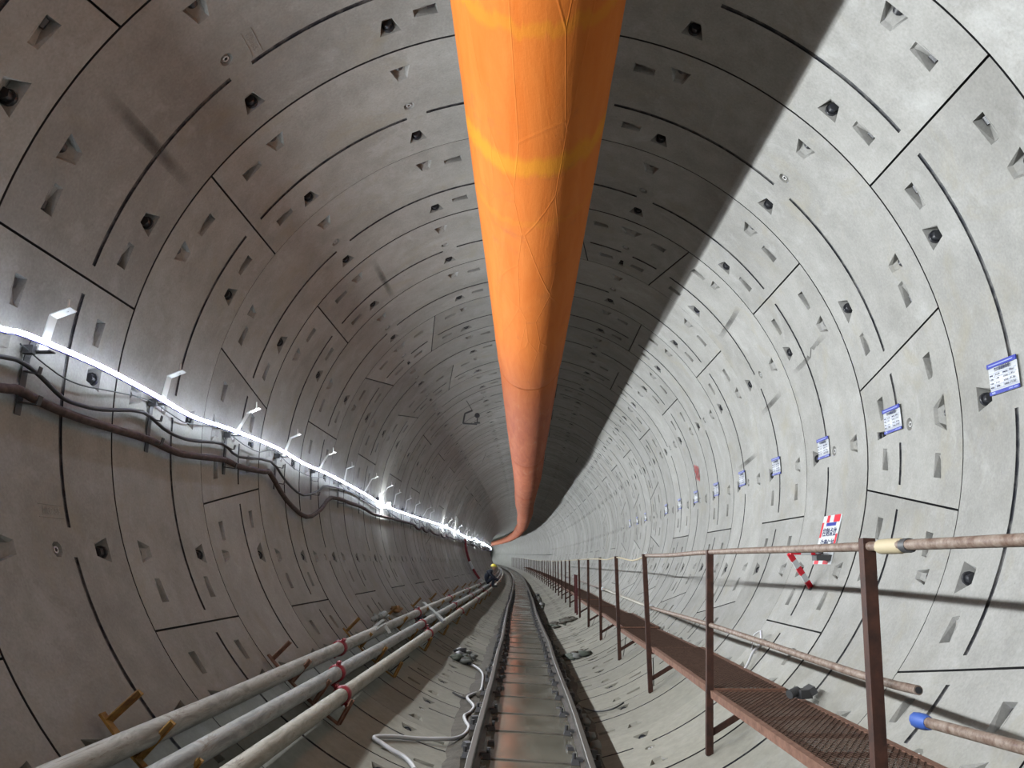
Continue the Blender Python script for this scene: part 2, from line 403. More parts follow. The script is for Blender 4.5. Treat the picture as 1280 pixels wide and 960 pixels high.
def ring_mat(k, phi, dx=0, dz=0):
    s = Y0 + k*W; a = ax(s)
    return Matrix.Translation((a[0]+dx, s, a[1]+dz)) @ Matrix.Rotation(a[2], 4, 'Z') @ Matrix.Rotation(a[3], 4, 'X') @ Matrix.Rotation(math.radians(phi+PH), 4, 'Y')
NR = 48
for k in range(-1, NR):
    kp = KPOS.get(k)
    if kp is None: kp = rk.choice([135.5, -89.5, 135.5]) if k % 2 == 0 else rk.choice([-44.5, 90.5, 23])
    if k == -1: kp = -44.5
    dx, dz = rk.uniform(-.003, .003), rk.uniform(-.003, .003)
    for key, ph in (('K', kp), ('LA', kp-45), ('LB', kp+45), ('B', kp+112.5), ('B', kp+180), ('B', kp-112.5)):
        near = k < 3
        o = link('concrete_segment', TPL[key][0 if near else 2], lining, ring_mat(k, ph, dx, dz))
        if near:
            for bm_ in TPL[key][1]: link('bolt_head', bm_, o)
# gasket shell seen through the joints
mb = MB(); N = 96; ys = [-20] + [Y0+W*k*2 for k in range(-1, 25)] + [80+3*i for i in range(52)]
vs_ = []
for s in ys:
    for j in range(N): vs_.append(wallp(s, 360*j/N, R+.134))
mb.add(vs_, [(i*N+j, i*N+(j+1) % N, (i+1)*N+(j+1) % N, (i+1)*N+j) for i in range(len(ys)-1) for j in range(N)], 0, True)
mb.build('joint_gasket', M_JOINT, lining)
# far rings and the rings behind the photographer: real rings with open joints, joined
mb = MB(); N = 80
def plain_ring(k):
    s0, s1 = Y0+k*W+.006, Y0+(k+1)*W-.006; off = rk.uniform(0, 360)
    jo = rk.uniform(-.004, .004)
    for q_ in range(6):
        a0 = off + q_*60 + .2; a1 = off + (q_+1)*60 - .2; n = 12
        vs = []
        for s in (s0, s1):
            for r in (R+.045+jo, R+jo):
                for i in range(n+1): vs.append(wallp(s, a0+(a1-a0)*i/n, r))
        n1 = n+1; fs = []
        for i in range(n):
            fs += [(n1+i, n1+i+1, 3*n1+i+1, 3*n1+i), (i, i+1, n1+i+1, n1+i), (2*n1+i, 3*n1+i, 3*n1+i+1, 2*n1+i+1)]
        mb.add(vs, fs, 0, True)
for k in list(range(-15, -1)) + list(range(NR, 145)): plain_ring(k)
mb.build('distant_segments', M_CONR, lining, kind='stuff')

# soft dark smears left on the segments by the erector
M_SMEAR = mat('grease_smear', (.085,.078,.070), .8); t = NT(M_SMEAR); tc = t.n('ShaderNodeTexCoord'); sx = t.n('ShaderNodeSeparateXYZ'); t.l(tc.outputs['Generated'], sx.inputs[0])
def edge(o_): return t.math('SUBTRACT', 1.0, t.math('POWER', t.math('ABSOLUTE', t.math('SUBTRACT', t.math('MULTIPLY', o_, 2.0), 1.0)), 1.5))
al = t.math('MULTIPLY', t.math('MULTIPLY', edge(sx.outputs['Y']), edge(sx.outputs['X'])), t.math('MULTIPLY', t.noise(3, 5, .7, tc.outputs['Object']), 1.0)); t.l(al, t.b.inputs['Alpha'])
for k0, k1, p0, p1, wd_ in ((.14, .93, -59.4, -59.0, 1.0), (3.08, 4.0, -39.5, -39.2, .8), (2.15, 2.9, 69.5, 72.5, .7), (3.1, 3.85, 53.0, 54.5, .8), (2.1, 2.6, 86.0, 87.0, .6), (3.2, 3.8, 74, 76, .6), (4.1, 4.8, 84, 86, .6)):
    mb = MB(); n = 10; b0 = wallp(Y0+k0*W, p0, R-.0025); M4 = Matrix.Translation(b0) @ Matrix.Rotation(math.radians(p0+PH), 4, 'Y'); Mi = M4.inverted()
    for i in range(n+1):
        for j in (-1, 1): mb.v.append(tuple(Mi @ wallp(Y0+(k0+(k1-k0)*i/n)*W, p0+(p1-p0)*i/n + j*wd_, R-.0025)))
    for i in range(n): mb.f.append([2*i, 2*i+1, 2*i+3, 2*i+2]); mb.m.append(0); mb.sm.append(True)
    o = mb.build('smear', M_SMEAR, lining); o.matrix_basis = M4

# ------------------------------------------------------------------ LED strip, cables and brackets on the left wall
def interp(tab, x):
    if x <= tab[0][0]: return tab[0][1]
    for (a, va), (b, vb) in zip(tab, tab[1:]):
        if x <= b: return va + (vb-va)*(x-a)/(b-a)
    return tab[-1][1]
def wallz(s, z, r):                # point on the left wall side at height z and radius r
    return pt(s, -math.sqrt(max(r*r - z*z, .01)), z)
BRK = []                            # bracket stations
s = Y0 + .33*W - 12*W
k = -12
LEDT = [(3.87,.081),(4.06,.107),(4.77,.122),(5.53,.097),(6.28,.058),(7.06,.091),(8.46,.115),(9.57,.076),(10.76,.079),(13.21,.026),(15.10,-.041),(18.81,-.023),(27.39,.064),(39.29,-.009)]
C1T = [(3.93,-.051),(4.11,-.033),(4.30,-.071),(4.53,-.149),(4.75,-.154),(4.98,-.134),(5.52,-.047),(5.85,-.109),(6.13,-.132),(6.44,-.117),(7.05,-.052),(7.46,-.115),(8.42,-.040),(8.98,-.200),(9.67,-.299),(10.44,-.169),(10.87,-.065),(12.50,-.022),(13.66,-.074),(14.79,-.122),(15.38,-.067),(16.12,-.130),(18.17,-.224)]
C2T = [(3.96,-.218),(4.08,-.198),(4.30,-.225),(4.62,-.243),(4.99,-.244),(5.42,-.239),(5.66,-.242),(6.06,-.269),(6.53,-.240),(7.06,-.198),(7.47,-.215),(8.17,-.181),(8.35,-.178),(8.89,-.418),(9.65,-.564),(10.39,-.427),(11.05,-.216),(12.39,-.208),(13.12,-.208),(14.00,-.260),(15.19,-.248),(18.54,-.206)]
rl = random.Random(11)
for k in range(-12, 60):
    s = Y0 + (k+.33)*W
    if k > 6 and rl.random() < .22: continue
    BRK.append(s)
def fill(tab, top, sag, jit, s_to):
    """photographed part, then swags from bracket to bracket in both directions"""
    pts = []
    back = [b for b in BRK if b < tab[0][0]-.3]; fwd_ = [b for b in BRK if b > tab[-1][0]+.3]
    def sw(a, b, za, zb, first):
        sg = sag*rl.uniform(.5, 1.6); return [(a+(b-a)*t_, za+(zb-za)*t_ - sg*4*t_*(1-t_)) for t_ in (0, .25, .5, .75)]
    zs = {b: top + rl.uniform(-jit, jit) for b in BRK}
    for a, b in zip(back, back[1:]): pts += sw(a, b, zs[a], zs[b], 0)
    if back: pts += [(back[-1], zs[back[-1]]), ((back[-1]+tab[0][0])/2, top-sag)]
    pts += tab
    for a, b in zip(fwd_, fwd_[1:]):
        if a > s_to: break
        pts += sw(a, b, zs[a], zs[b], 0)
    e = pts[-1][0] + 3
    while e < s_to: pts.append((e, top + rl.uniform(-jit, jit) - sag*.5)); e += 2.2
    return pts
led = fill(LEDT, .09, .03, .03, 205); c1 = fill(C1T, -.05, .09, .03, 205); c2 = fill(C2T, -.2, .07, .03, 205)
lt = thing('led_strip_light', 'long glowing white LED strip along the left wall brackets', 'light strip', wallz(4, .1, 2.8))
inv = Matrix.Translation(-lt.location)
def L3(tab, r, sub=3): return spline([wallz(s_, z_, r) for s_, z_ in tab], sub)
def local(pts, o): return [p - o.location for p in pts]
P = [CAM + (p-CAM)*.979 for p in L3(led, 2.80) if p.y < 40] + [p for p in L3(led, 2.74) if p.y > 40.5]
mb = MB(); mb.tube(local(P, lt), .0085, 6); mb.build('wall_glow_tube', M_LEDD, lt)  # weak glowing tube added to brighten the wall beside the strip
# the row of diodes: a ribbon that faces the tunnel; farther lengths dimmed to darken the far tunnel
for nm, a, b, m in (('diode_ribbon', -30, 11, M_LED), ('diode_ribbon', 11, 28, M_LEDF), ('diode_ribbon', 28, 250, M_LEDG)):
    mb = MB(); PP = [p for p in P if a-1.2 <= p.y <= b+.3]
    for p in local(PP, lt): mb.v += [tuple(p + Vector((.0095, 0, -.0095))), tuple(p + Vector((.0075, 0, .0095)))]
    for i in range(len(PP)-1): mb.f.append([2*i, 2*i+2, 2*i+3, 2*i+1]); mb.m.append(0); mb.sm.append(True)
    mb.build(nm, m, lt)
mb = MB(); PB = local(P, lt)             # opaque backing added to keep the diodes' light off the wall
for p in PB: mb.v += [tuple(p + Vector((.0088, 0, -.0112))), tuple(p + Vector((.0066, 0, .0112)))]
for i in range(len(PB)-1): mb.f.append([2*i, 2*i+2, 2*i+3, 2*i+1]); mb.m.append(0); mb.sm.append(True)
n0 = len(PB)                              # with lips added above and below to narrow the beam
for zz in (-.0112, .0112):
    b0 = len(mb.v); lx = (.0088 if zz < 0 else .0066)
    for p in PB: mb.v += [tuple(p + Vector((lx, 0, zz))), tuple(p + Vector((lx+(.0048 if zz < 0 else .0094), 0, zz*1.06)))]
    for i in range(n0-1): mb.f.append([b0+2*i, b0+2*i+2, b0+2*i+3, b0+2*i+1]); mb.m.append(0); mb.sm.append(True)
mb.build('added_light_baffle', M_LEDB, lt)
for s_, n_ in ((15.4, 5), (26.5, 4), (31, 4), (37.5, 4), (44, 3), (53, 3)):      # glowing coils added to throw bright bands on the wall
    c_ = wallz(s_, interp(LEDT, s_)+.02, 2.76) - lt.location; mb = MB()
    mb.tube([c_ + Vector((.02*math.sin(a_*.7), .09*math.cos(a_), .055*math.sin(a_))) for a_ in [i*.6 for i in range(n_*8)]], .007, 5)
    mb.build('added_glow_coil', M_COIL, lt)
mb = MB(); mb.tube(local([p + Vector((-.004, 0, -.013)) for p in P], lt), .006, 5); mb.build('purple_fringe_tube', M_LEDB, lt)  # purple line painted under the strip as its colour fringe
def simple(name, label, cat, mb, mats, origin, **kw):
    origin = Vector(origin); mb.v = [tuple(Vector(v)-origin) for v in mb.v]
    o = link(name, mb.mesh(name, mats)); o.location = origin; o['label'] = label; o['category'] = cat
    for a, b in kw.items(): o[a] = b
    return o
mb = MB(); mb.tube([CAM + (p-CAM)*(1.006 if p.y < 40 else 1) for p in L3(c1, 2.83)], .0135, 8); simple('power_cable', 'black medium-thick cable, middle one hung on the left wall brackets', 'cable', mb, M_CAB, wallz(4, -.05, 2.83))
mb = MB(); mb.tube([CAM + (p-CAM)*(1.012 if p.y < 40 else 1) for p in L3(c2, 2.81)], .027, 10); simple('power_cable', 'thick dusty brown cable, lowest on the left wall brackets', 'cable', mb, M_CAB2, wallz(4, -.2, 2.81))
mb = MB(); th_ = [(4.12,.070),(4.50,-.013),(4.76,-.022),(4.99,.004),(5.62,.063),(6.15,.015),(6.38,.017),(7.07,.085),(7.6,.03),(8.1,.02),(8.55,.1),(9.3,.0),(10.2,-.02),(11.1,.07),(12,.0),(13,-.03)]
mb.tube(L3(th_, 2.85), .005, 5); simple('thin_wire', 'thin sagging wire just below the glowing LED strip', 'wire', mb, M_THIN, wallz(4.2, .05, 2.85))

def bracket_parts(var):
    lo = MB(); upm = MB(); hk = MB(); hk2 = MB(); pin = MB(); wd = .052
    # local frame: X inward from the wall, Y along the tunnel, Z up
    lo.bar((.02, 0, -.31), (.02, 0, .02), wd, .006, (1, 0, 0)); lo.bar((.02, 0, .02), (.045, 0, .13), wd, .006, (1, 0, 0))
    lo.box((.09, 0, .055), (.15, .05, .007)); lo.box((.045, -.03, .06), (.06, .035, .05))
    hk.bar((.02, 0, -.06), (.105, 0, -.075), .03, .006); hk.bar((.105, 0, -.075), (.112, 0, -.035), .03, .006, (1,0,0))
    hk2.bar((.02, 0, -.24), (.13, 0, -.255), .036, .006); hk2.bar((.13, 0, -.255), (.14, 0, -.205), .036, .006, (1,0,0))
    a = (.10, 0, .06); b = (.10+.045*var, 0, .27); c = (.10+.045*var+.11, 0, .315)
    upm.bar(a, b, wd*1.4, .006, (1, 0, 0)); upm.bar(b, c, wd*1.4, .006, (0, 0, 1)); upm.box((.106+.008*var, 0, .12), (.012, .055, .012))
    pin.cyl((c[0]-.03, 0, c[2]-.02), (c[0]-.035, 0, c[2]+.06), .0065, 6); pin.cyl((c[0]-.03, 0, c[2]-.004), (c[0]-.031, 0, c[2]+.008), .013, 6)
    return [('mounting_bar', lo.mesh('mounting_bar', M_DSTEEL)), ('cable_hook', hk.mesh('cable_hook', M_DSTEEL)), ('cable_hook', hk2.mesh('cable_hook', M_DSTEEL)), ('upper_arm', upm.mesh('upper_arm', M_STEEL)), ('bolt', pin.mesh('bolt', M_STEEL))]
BV = [bracket_parts(v) for v in (.7, 1.6, 2.6)]
words = ['nearest'] + [w_ + ' nearest' for w_ in 'second third fourth fifth sixth seventh eighth ninth tenth eleventh twelfth thirteenth fourteenth fifteenth sixteenth'.split()]
vis = 0
for s in BRK:
    if s > 75: break
    if s < 2.0: continue
    wz = wallz(s, -.0, R)
    hd = math.pi*0
    M4 = Matrix.Translation(wz) @ Matrix.Rotation(ax(s)[2], 4, 'Z') @ Matrix.Rotation(rl.uniform(-.06, .06), 4, 'X')
    if s < 3.7: lab = 'bent steel cable bracket on the left wall just outside the frame edge'
    else:
        lab = ('bent steel cable bracket with brightened upper arm, %s along the left wall light strip' % words[vis]) if vis < 16 else 'small distant bent bracket lost in the glow of the left wall light strip'
        vis += 1
    o = thing('cable_bracket', lab, 'bracket', mat=M4, group='cable brackets along the left wall')
    v = BV[0] if vis <= 2 else rl.choice(BV)
    for nm, me in v: link(nm, me, o)

# ------------------------------------------------------------------ ventilation duct
duct = thing('ventilation_duct', 'huge orange fabric ventilation duct hanging along the tunnel crown', 'duct', (0, 0, 1.84))
DX = [(-20,.04),(4,.03),(8,.02),(12,.0),(20,-.03),(30,-.09),(40,-.13),(60,.0),(90,0),(215,0)]
DZ = [(-20,1.845),(6,1.845),(12,1.83),(20,1.78),(26,1.75),(40,1.78),(60,1.80),(90,1.72),(215,1.72)]
seams = [-8, 1.5, 11.33, 20.5, 31.0, 42, 52, 60, 70, 80, 92, 105, 118, 132, 147, 162, 180, 204]
RD = .467; rd = random.Random(5)
for si, (a, b) in enumerate(zip(seams, seams[1:])):
    n = max(8, int((b-a)/.35)) if a < 40 else 14
    pts = []; rad = []
    for i in range(n+1):
        t_ = i/n; s = a+.02 + (b-a-.02)*t_
        endf = min(1.0, min(t_*(b-a), (1-t_)*(b-a))/.35)
        rr = RD*(1 - .05*(1-endf)**2) * (1 + (.012 if a > 11 else .004)*math.sin(t_*math.pi) - (.0 if a < 11 else .02))
        wob = 0.0 if a < 20 else .05*math.sin(t_*math.pi)*(1 if si % 2 else -1)
        pts.append(pt(s, interp(DX, s)+wob*.5, interp(DZ, s) - abs(wob)*.6) - duct.location); rad.append(rr*(1+rd.uniform(-.004,.004)))
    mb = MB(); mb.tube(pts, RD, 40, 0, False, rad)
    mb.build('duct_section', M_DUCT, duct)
    # seam: a dark hem ring where two lengths are joined
    if si:
        c = pts[0]; m2 = MB(); N2 = 40; ang = ax(a)[2]
        for q_, (dy, r_) in enumerate(((-.035, .97), (-.012, .985), (.012, .985), (.035, .97))):
            for j in range(N2):
                x_ = RD*r_*math.cos(2*math.pi*j/N2); z_ = RD*r_*math.sin(2*math.pi*j/N2)
                m2.v.append(tuple(c + Vector((x_*math.cos(ang) - dy*math.sin(ang), dy + x_*math.sin(ang), z_))))
        for q_ in range(3):
            for j in range(N2): m2.f.append([q_*N2+j, q_*N2+(j+1) % N2, (q_+1)*N2+(j+1) % N2, (q_+1)*N2+j]); m2.m.append(0); m2.sm.append(True)
        m2.build('seam_band', M_SEAM if 'M_SEAM' in globals() else M_DUCT, duct)

# ------------------------------------------------------------------ track: rails, sleepers, water and mud
TR = [(-5,0),(5,-.005),(9,-.04),(14.8,-.085),(20,-.17),(25,-.24),(35,-.30),(50,-.34),(90,-.12),(200,0)]
TILT = -.055
def trk(s, x, z): return pt(s, x+interp(TR, s), z + TILT*x)
track = thing('railway_track', 'narrow rusty construction railway track along the tunnel floor', 'track', (0, 4, -2.66))
SLZ = -2.645; RZ = -2.50
prof = [(-.05,-.14),(.05,-.14),(.05,-.128),(.012,-.116),(.010,-.04),(.024,-.030),(.024,-.004),(.018,0),(-.018,0),(-.024,-.004),(-.024,-.030),(-.010,-.04),(-.012,-.116),(-.05,-.128)]
rr_ = random.Random(9)
ss = [-4 + i*1.0 for i in range(40)] + [36+2.5*i for i in range(70)]
for side in (-1, 1):
    mb = MB(); n = len(prof); wig = 0.0
    for s in ss:
        wig = .8*wig + rr_.uniform(-.008, .008)
        for (x, z) in prof: mb.v.append(tuple(trk(s, side*.435 + x + wig, RZ + z) - track.location))
    for i in range(len(ss)-1):
        for j in range(n):
            mb.f.append([i*n+j, i*n+(j+1) % n, (i+1)*n+(j+1) % n, (i+1)*n+j]); mb.m.append(1 if 6 <= j <= 8 else 0); mb.sm.append(False)
    mb.build('rail', [M_RAIL, M_RAILTOP], track)
sl = [6.70,7.78,8.66,9.71,10.79,11.66,12.52]
pre = [5.75, 4.75, 3.8, 2.8, 1.8, .8]
sl = pre[::-1] + sl
while sl[-1] < 120: sl.append(sl[-1] + (rr_.uniform(.85, 1.08) if sl[-1] < 60 else 1.6))
m_ = MB(); m_.box((0, 0, -.06), (1.12, .055, .12)); m_.box((0, -.012, -.001), (1.12, .02, .010))
me_s = m_.mesh('sleeper', M_SLEEP)
def clip(sd, k_):
    m = MB(); c = sd*.435
    if 1:
        m.box((c + k_*.085, 0, .018), (.07, .09, .04), None, 0, .7); m.cyl((c+k_*.095, 0, .03), (c+k_*.095, 0, .078), .017, 6); m.box((c+k_*.05, 0, .035), (.05, .06, .02))
    return m.mesh('rail_clip', M_DSTEEL)
cm = [clip(-1, -1), clip(-1, 1), clip(1, -1), clip(1, 1)]
for s in sl:
    p = trk(s, 0, SLZ); M4 = Matrix.Translation(p - track.location) @ Matrix.Rotation(ax(s)[2]+rr_.uniform(-.015,.015), 4, 'Z') @ Matrix.Rotation(-TILT, 4, 'Y')
    o = link('sleeper', me_s, track, M4)
    if s < 45:
        for c in cm: link('rail_clip', c, o)
# extra chairs between sleepers
mb = MB()
for s in sl:
    if s > 40: break
    for sd in (-1, 1):
        for k_ in (-1, 1):
            if rr_.random() < .75:
                p = trk(s+.5, sd*.435+k_*.1, SLZ-.02) - track.location
                mb.box(p, (rr_.uniform(.06,.1), rr_.uniform(.08,.14), rr_.uniform(.05,.10)), Matrix.Rotation(rr_.uniform(-.4,.4), 3, 'Z'), 0, .7)
mb.build('mud_clods', M_DSTEEL, track, kind='stuff')
# muddy water between the rails
mb = MB(); xs = [-.40, -.2, 0, .2, .40]
for s in ss:
    for x in xs: mb.v.append(tuple(trk(s, x, -2.649)))
for i in range(len(ss)-1):
    for j in range(len(xs)-1):
        a = i*len(xs)+j; mb.f.append([a, a+1, a+1+len(xs), a+len(xs)]); mb.m.append(0); mb.sm.append(True)
simple('muddy_water', 'shallow brown muddy water standing between the two rails', 'water', mb, M_WATER, (0, 4, -2.65), kind='stuff')
# wet mud along the invert, outside the rails, with a ragged edge
mb = MB(); rs = random.Random(2)
sm_ = [-4+.22*i for i in range(180)] + [35.6+1.5*i for i in range(115)]
nx = 15; el = er = 0
for s in sm_:
    el = .72*el + rs.uniform(-.028, .028); er = .72*er + rs.uniform(-.028, .028)
    xl = -.80 + el + (interp(TR, s) if s > 10 else 0)*.5; xr = .66 + er + interp(TR, s)*.5
    for j in range(nx):
        x = xl + (xr-xl)*j/(nx-1); zb = -math.sqrt(R*R - x*x)
        z = max(zb + (-.004 if j in (0, nx-1) else .004), -2.80 + TILT*x*.8 + rs.uniform(-.008, .012))
        if j in (0, nx-1): z = zb + .002
        mb.v.append(tuple(pt(s, x, z)))
for i in range(len(sm_)-1):
    for j in range(nx-1):
        a = i*nx+j; mb.f.append([a, a+1, a+1+nx, a+nx]); mb.m.append(0); mb.sm.append(True)
simple('wet_mud', 'dark wet mud spread along the bottom of the tunnel under the track', 'mud', mb, M_DIRT, (0, 4, -2.8), kind='stuff')

# ------------------------------------------------------------------ three pipes on brackets, lower left
SR = random.Random(21)
PIPES = [('upper', -1.935, -1.95, M_P1, 'pale grey pipe, upper of the three on the lower left wall', 2.45),
         ('middle', -1.75, -2.076, M_P2, 'mottled grey pipe, middle of the three on the lower left wall', 1.55),
         ('lower', -1.59, -2.19, M_P3, 'cream coloured pipe, lower of the three nearest the track', 1.2)]
def pipe_xy(x, z, s, ph):
    wv = .012*math.sin(s*.9+ph) + .008*math.sin(s*2.1+ph*2); return pt(s, x+wv, z+wv*.6)
for qi, (nm, x, z, m, lab, off) in enumerate(PIPES):
    o = thing('grout_pipe', lab, 'pipe', (x, 4, z), group='pipes on the lower left wall')
    s = off - 5.7
    while s < 100:
        e = s + 5.72; L_ = e-s
        n = 9 if s < 40 else 4
        mb = MB(); mb.tube([pipe_xy(x, z, s+.02+(L_-.04)*i/n, qi*2) - o.location for i in range(n+1)], .0615, 16)
        mb.build('pipe_section', m, o)
        if e < 60:
            c = pipe_xy(x, z, e, qi*2) - o.location
            mb = MB(); mb.tube([c+Vector((0,-.045,0)), c+Vector((0,-.03,0)), c+Vector((0,.03,0)), c+Vector((0,.045,0))], .078, 16, 0, True, [.066,.079,.079,.066])
            rt_ = Matrix.Rotation(SR.uniform(0, 3), 3, 'Y')
            for sg in (-1, 1):
                mb.box(c + rt_ @ Vector((sg*.088, 0, 0)), (.03, .07, .03), rt_); mb.cyl(c + rt_ @ Vector((sg*.092, -.055, 0)), c + rt_ @ Vector((sg*.092, .06, 0)), .009, 6)
            mb.build('coupling', M_RED, o)
        s = e
RK = [1.2, 4.1, 6.65, 9.3, 12.0, 14.6, 17.2, 19.9, 22.6, 25.4, 28.2, 31.2]
rw = ['', 'nearest', 'second nearest', 'third nearest', 'fourth nearest', 'fifth nearest', 'sixth nearest', 'seventh nearest']
for i, s in enumerate(RK):
    lab = 'rusty yellow angle rack carrying the three pipes, %s to the lower left corner' % rw[i] if 0 < i < 8 else ('rusty yellow angle rack under the pipes outside the lower left corner' if i == 0 else 'small rusty rack under the pipes, %s from the seated worker' % ['fourth', 'third', 'second', 'first'][i-8])
    o = thing('pipe_rack', lab, 'rack', wallp(s, -132, 2.88), group='angle iron racks under the pipes')
    col_m = M_YRUST if i in (1, 3, 4) else M_RUSTL if i == 2 else M_YRUST
    mb = MB(); prev = None
    ph = [-131.6 - 2.7*q for q in range(7)]
    for a, b in zip(ph, ph[1:]): mb.bar(wallp(s, a, 2.835)-o.location, wallp(s, b, 2.835)-o.location, .05, .012, (math.sin(math.radians(a)), 0, math.cos(math.radians(a))))
    mb.build('base_angle', col_m, o)
    for q_, a in enumerate((-132.3, -137.2, -142.2, -147.5)):
        p0, p1 = wallp(s, a-.3, 2.84), wallp(s+.09, a+.2, 2.84-SR.uniform(.16, .20)); mb = MB(); d = (p1-p0).normalized()
        # uprights stand between the pipes and lean up the slope
        mb.bar(p0-o.location, p1-o.location, .05, .007, (1, 0, 0)); mb.bar(p0-o.location+Vector((.0,.024,0)), p1-o.location+Vector((0,.024,0)), .006, .04, (1, 0, 0))
        mb.build('upright', col_m, o)

# ------------------------------------------------------------------ walkway on the right
walk = thing('walkway', 'rusty steel mesh walkway with handrail running along the right wall', 'walkway', (1.4, 4, -2.1))
PS = [.45, 3.45, 6.535, 9.5, 12.594, 15.729, 18.853, 21.968, 23.2, 24.0]
while PS[-1] < 130: PS.append(PS[-1] + 3.1)
WX, WZ = 1.36, -2.08
def vlean(i): return {1: .07, 2: .09, 3: -.015, 4: -.01}.get(i, SR.uniform(-.02, .02))
tops = []
for i, s in enumerate(PS):
    ln = vlean(i); foot = pt(s, WX, -2.565); top = pt(s, WX+ln, -1.012 if s < 60 else -1.05)
    if i in (8, 9): top = pt(s, WX, -1.45)
    tops.append((s, ln)); mb = MB(); lc = walk.location
    mb.bar(foot-lc, top-lc, .052, .006, (0, 1, 0)); 
    off = Vector((-.023, .024, 0)); mb.bar(foot-lc+off, top-lc+off, .006, .05, (0, 1, 0))
    mb.build('handrail_post', M_RUST if i not in (8, 9) else M_DRED, walk)
    if i not in (8, 9) and s < 100:
        mb = MB(); mb.bar(pt(s+.02, WX+.02, -2.41)-lc, pt(s+.02, WX+.50, -2.135)-lc, .045, .006, (0, 1, 0)); mb.bar(pt(s+.043, WX+.02, -2.41)-lc, pt(s+.043, WX+.50, -2.135)-lc, .006, .04, (0, 0, 1))
        mb.build('brace', M_RUST, walk)
        mb = MB(); mb.bar(pt(s+.02, WX-.0, WZ-.035)-lc, pt(s+.02, WX+.62, WZ-.035)-lc, .05, .05); mb.build('cross_beam', M_RUST, walk)
# deck sections: frame, cross bars and expanded mesh
DL, DWd = 3.04, .585
def mesh_template():
    mb = MB(); nx_, ny_ = 14, 44; dx_, dy_ = (DWd-.06)/nx_, (DL-.06)/ny_
    t_ = .0014
    for i in range(nx_):
        for j in range(ny_):
            x0, y0 = .03+i*dx_, .03+j*dy_
            zz = .0
            for (xa, ya, xb, yb) in ((x0, y0+dy_/2, x0+dx_/2, y0), (x0+dx_/2, y0, x0+dx_, y0+dy_/2), (x0, y0+dy_/2, x0+dx_/2, y0+dy_), (x0+dx_/2, y0+dy_, x0+dx_, y0+dy_/2)):
                b = len(mb.v); zs_ = .0035
                dn = Vector((-(yb-ya), xb-xa)).normalized()*t_
                mb.v += [(xa+dn.x, ya+dn.y, -zs_), (xa-dn.x, ya-dn.y, zs_), (xb-dn.x, yb-dn.y, zs_), (xb+dn.x, yb+dn.y, -zs_)]
                mb.f.append([b, b+1, b+2, b+3]); mb.m.append(0); mb.sm.append(False)
    return mb.mesh('mesh_panel', M_MESHM)
me_mesh = mesh_template()
mb = MB()
for x in (0, DWd): mb.bar((x, 0, -.024), (x, DL, -.024), .008, .055); mb.bar((x+(.02 if x == 0 else -.02), 0, .0), (x+(.02 if x == 0 else -.02), DL, .0), .045, .006)
for y in (.003, DL-.003): mb.bar((0, y, -.024), (DWd, y, -.024), .008, .05)
me_frame = mb.mesh('edge_frame', M_RUSTL)
mb = MB(); mb.bar((0, 0, -.02), (DWd, 0, -.02), .035, .02); me_cb = mb.mesh('cross_bar', M_RUST)
starts = [.42-3.1, .42] + [s for i, s in enumerate(PS) if 1 <= i and i not in (8, 9) and s < 100]
for i, s in enumerate(starts):
    a = pt(s, WX+.028, WZ + SR.uniform(-.012, .012)); M4 = Matrix.Translation(a-walk.location) @ Matrix.Rotation(ax(s)[2], 4, 'Z') @ Matrix.Rotation(SR.uniform(-.006,.006), 4, 'X')
    nx_s = starts[i+1]-s if i+1 < len(starts) else 3.1
    M4 = M4 @ Matrix.Diagonal((1, nx_s/ (DL+.03), 1, 1))
    d = link('deck_section', me_frame, walk, M4)
    link('mesh_panel', me_mesh, d)
    for y in (.5, 1.02, 1.52, 2.02, 2.52): link('cross_bar', me_cb, d, Matrix.Translation((0, y + SR.uniform(-.03,.03), 0)) @ Matrix.Rotation(SR.uniform(-.05,.16), 4, 'Z'))
# rails
lc = walk.location
top = [(-3,1.46,-1.045),(.45,1.45,-1.05),(3.45,1.43,-1.047),(6.5,1.45,-1.03),(8.2,1.40,-1.04),(9.5,1.365,-1.03)]
mb = MB(); mb.tube([pt(*p)-lc for p in spline(top, 4)], .0205, 12); mb.build('top_rail', M_RPIPE, walk, label='rusty top handrail pipe')
mb = MB(); mb.tube([pt(s, 1.44, -1.05)-lc for s in (3.16, 3.18, 3.36, 3.38)], .03, 12, 0, True, [.026,.031,.031,.026]); mb.build('pipe_coupling', M_CREAM, walk, label='cream taped coupling')
mb = MB(); mb.tube([pt(3.10+.05*i, 1.437, -1.05)-lc for i in range(2)], .028, 12); mb.build('pipe_coupling', M_DSTEEL, walk)
rope = [(9.5,1.36,-1.03),(10.6,1.35,-1.085),(12.6,1.36,-1.03),(14.2,1.36,-1.06),(15.7,1.35,-1.04),(18.8,1.36,-1.03),(22,1.36,-1.03),(30,1.36,-1.03),(45,1.36,-1.04),(70,1.36,-1.05),(100,1.36,-1.05)]
mb = MB(); mb.tube([pt(*p)-lc for p in spline(rope, 3)], .011, 6); mb.build('hand_rope', M_CREAM, walk)
mid = [(3.30,1.50,-1.605),(3.9,1.47,-1.612),(6.6,1.42,-1.60),(9.6,1.41,-1.63)]
mb = MB(); mb.tube([pt(*p)-lc for p in spline(mid, 4)], .019, 12); mb.build('middle_rail', M_RPIPE, walk)
mb = MB(); q0 = pt(3.301, 1.5, -1.605)-lc; mb.cyl(q0+Vector((0,-.004,0)), q0, .0135, 12); mb.build('pipe_bore', M_JOINT, walk)
mid2 = [(9.5,1.40,-1.625),(12.6,1.41,-1.62),(15.6,1.41,-1.60)]
mb = MB(); mb.tube([pt(*p)-lc for p in spline(mid2, 4)], .02, 10); mb.build('middle_rail', M_P3, walk, label='pale middle rail pipe')
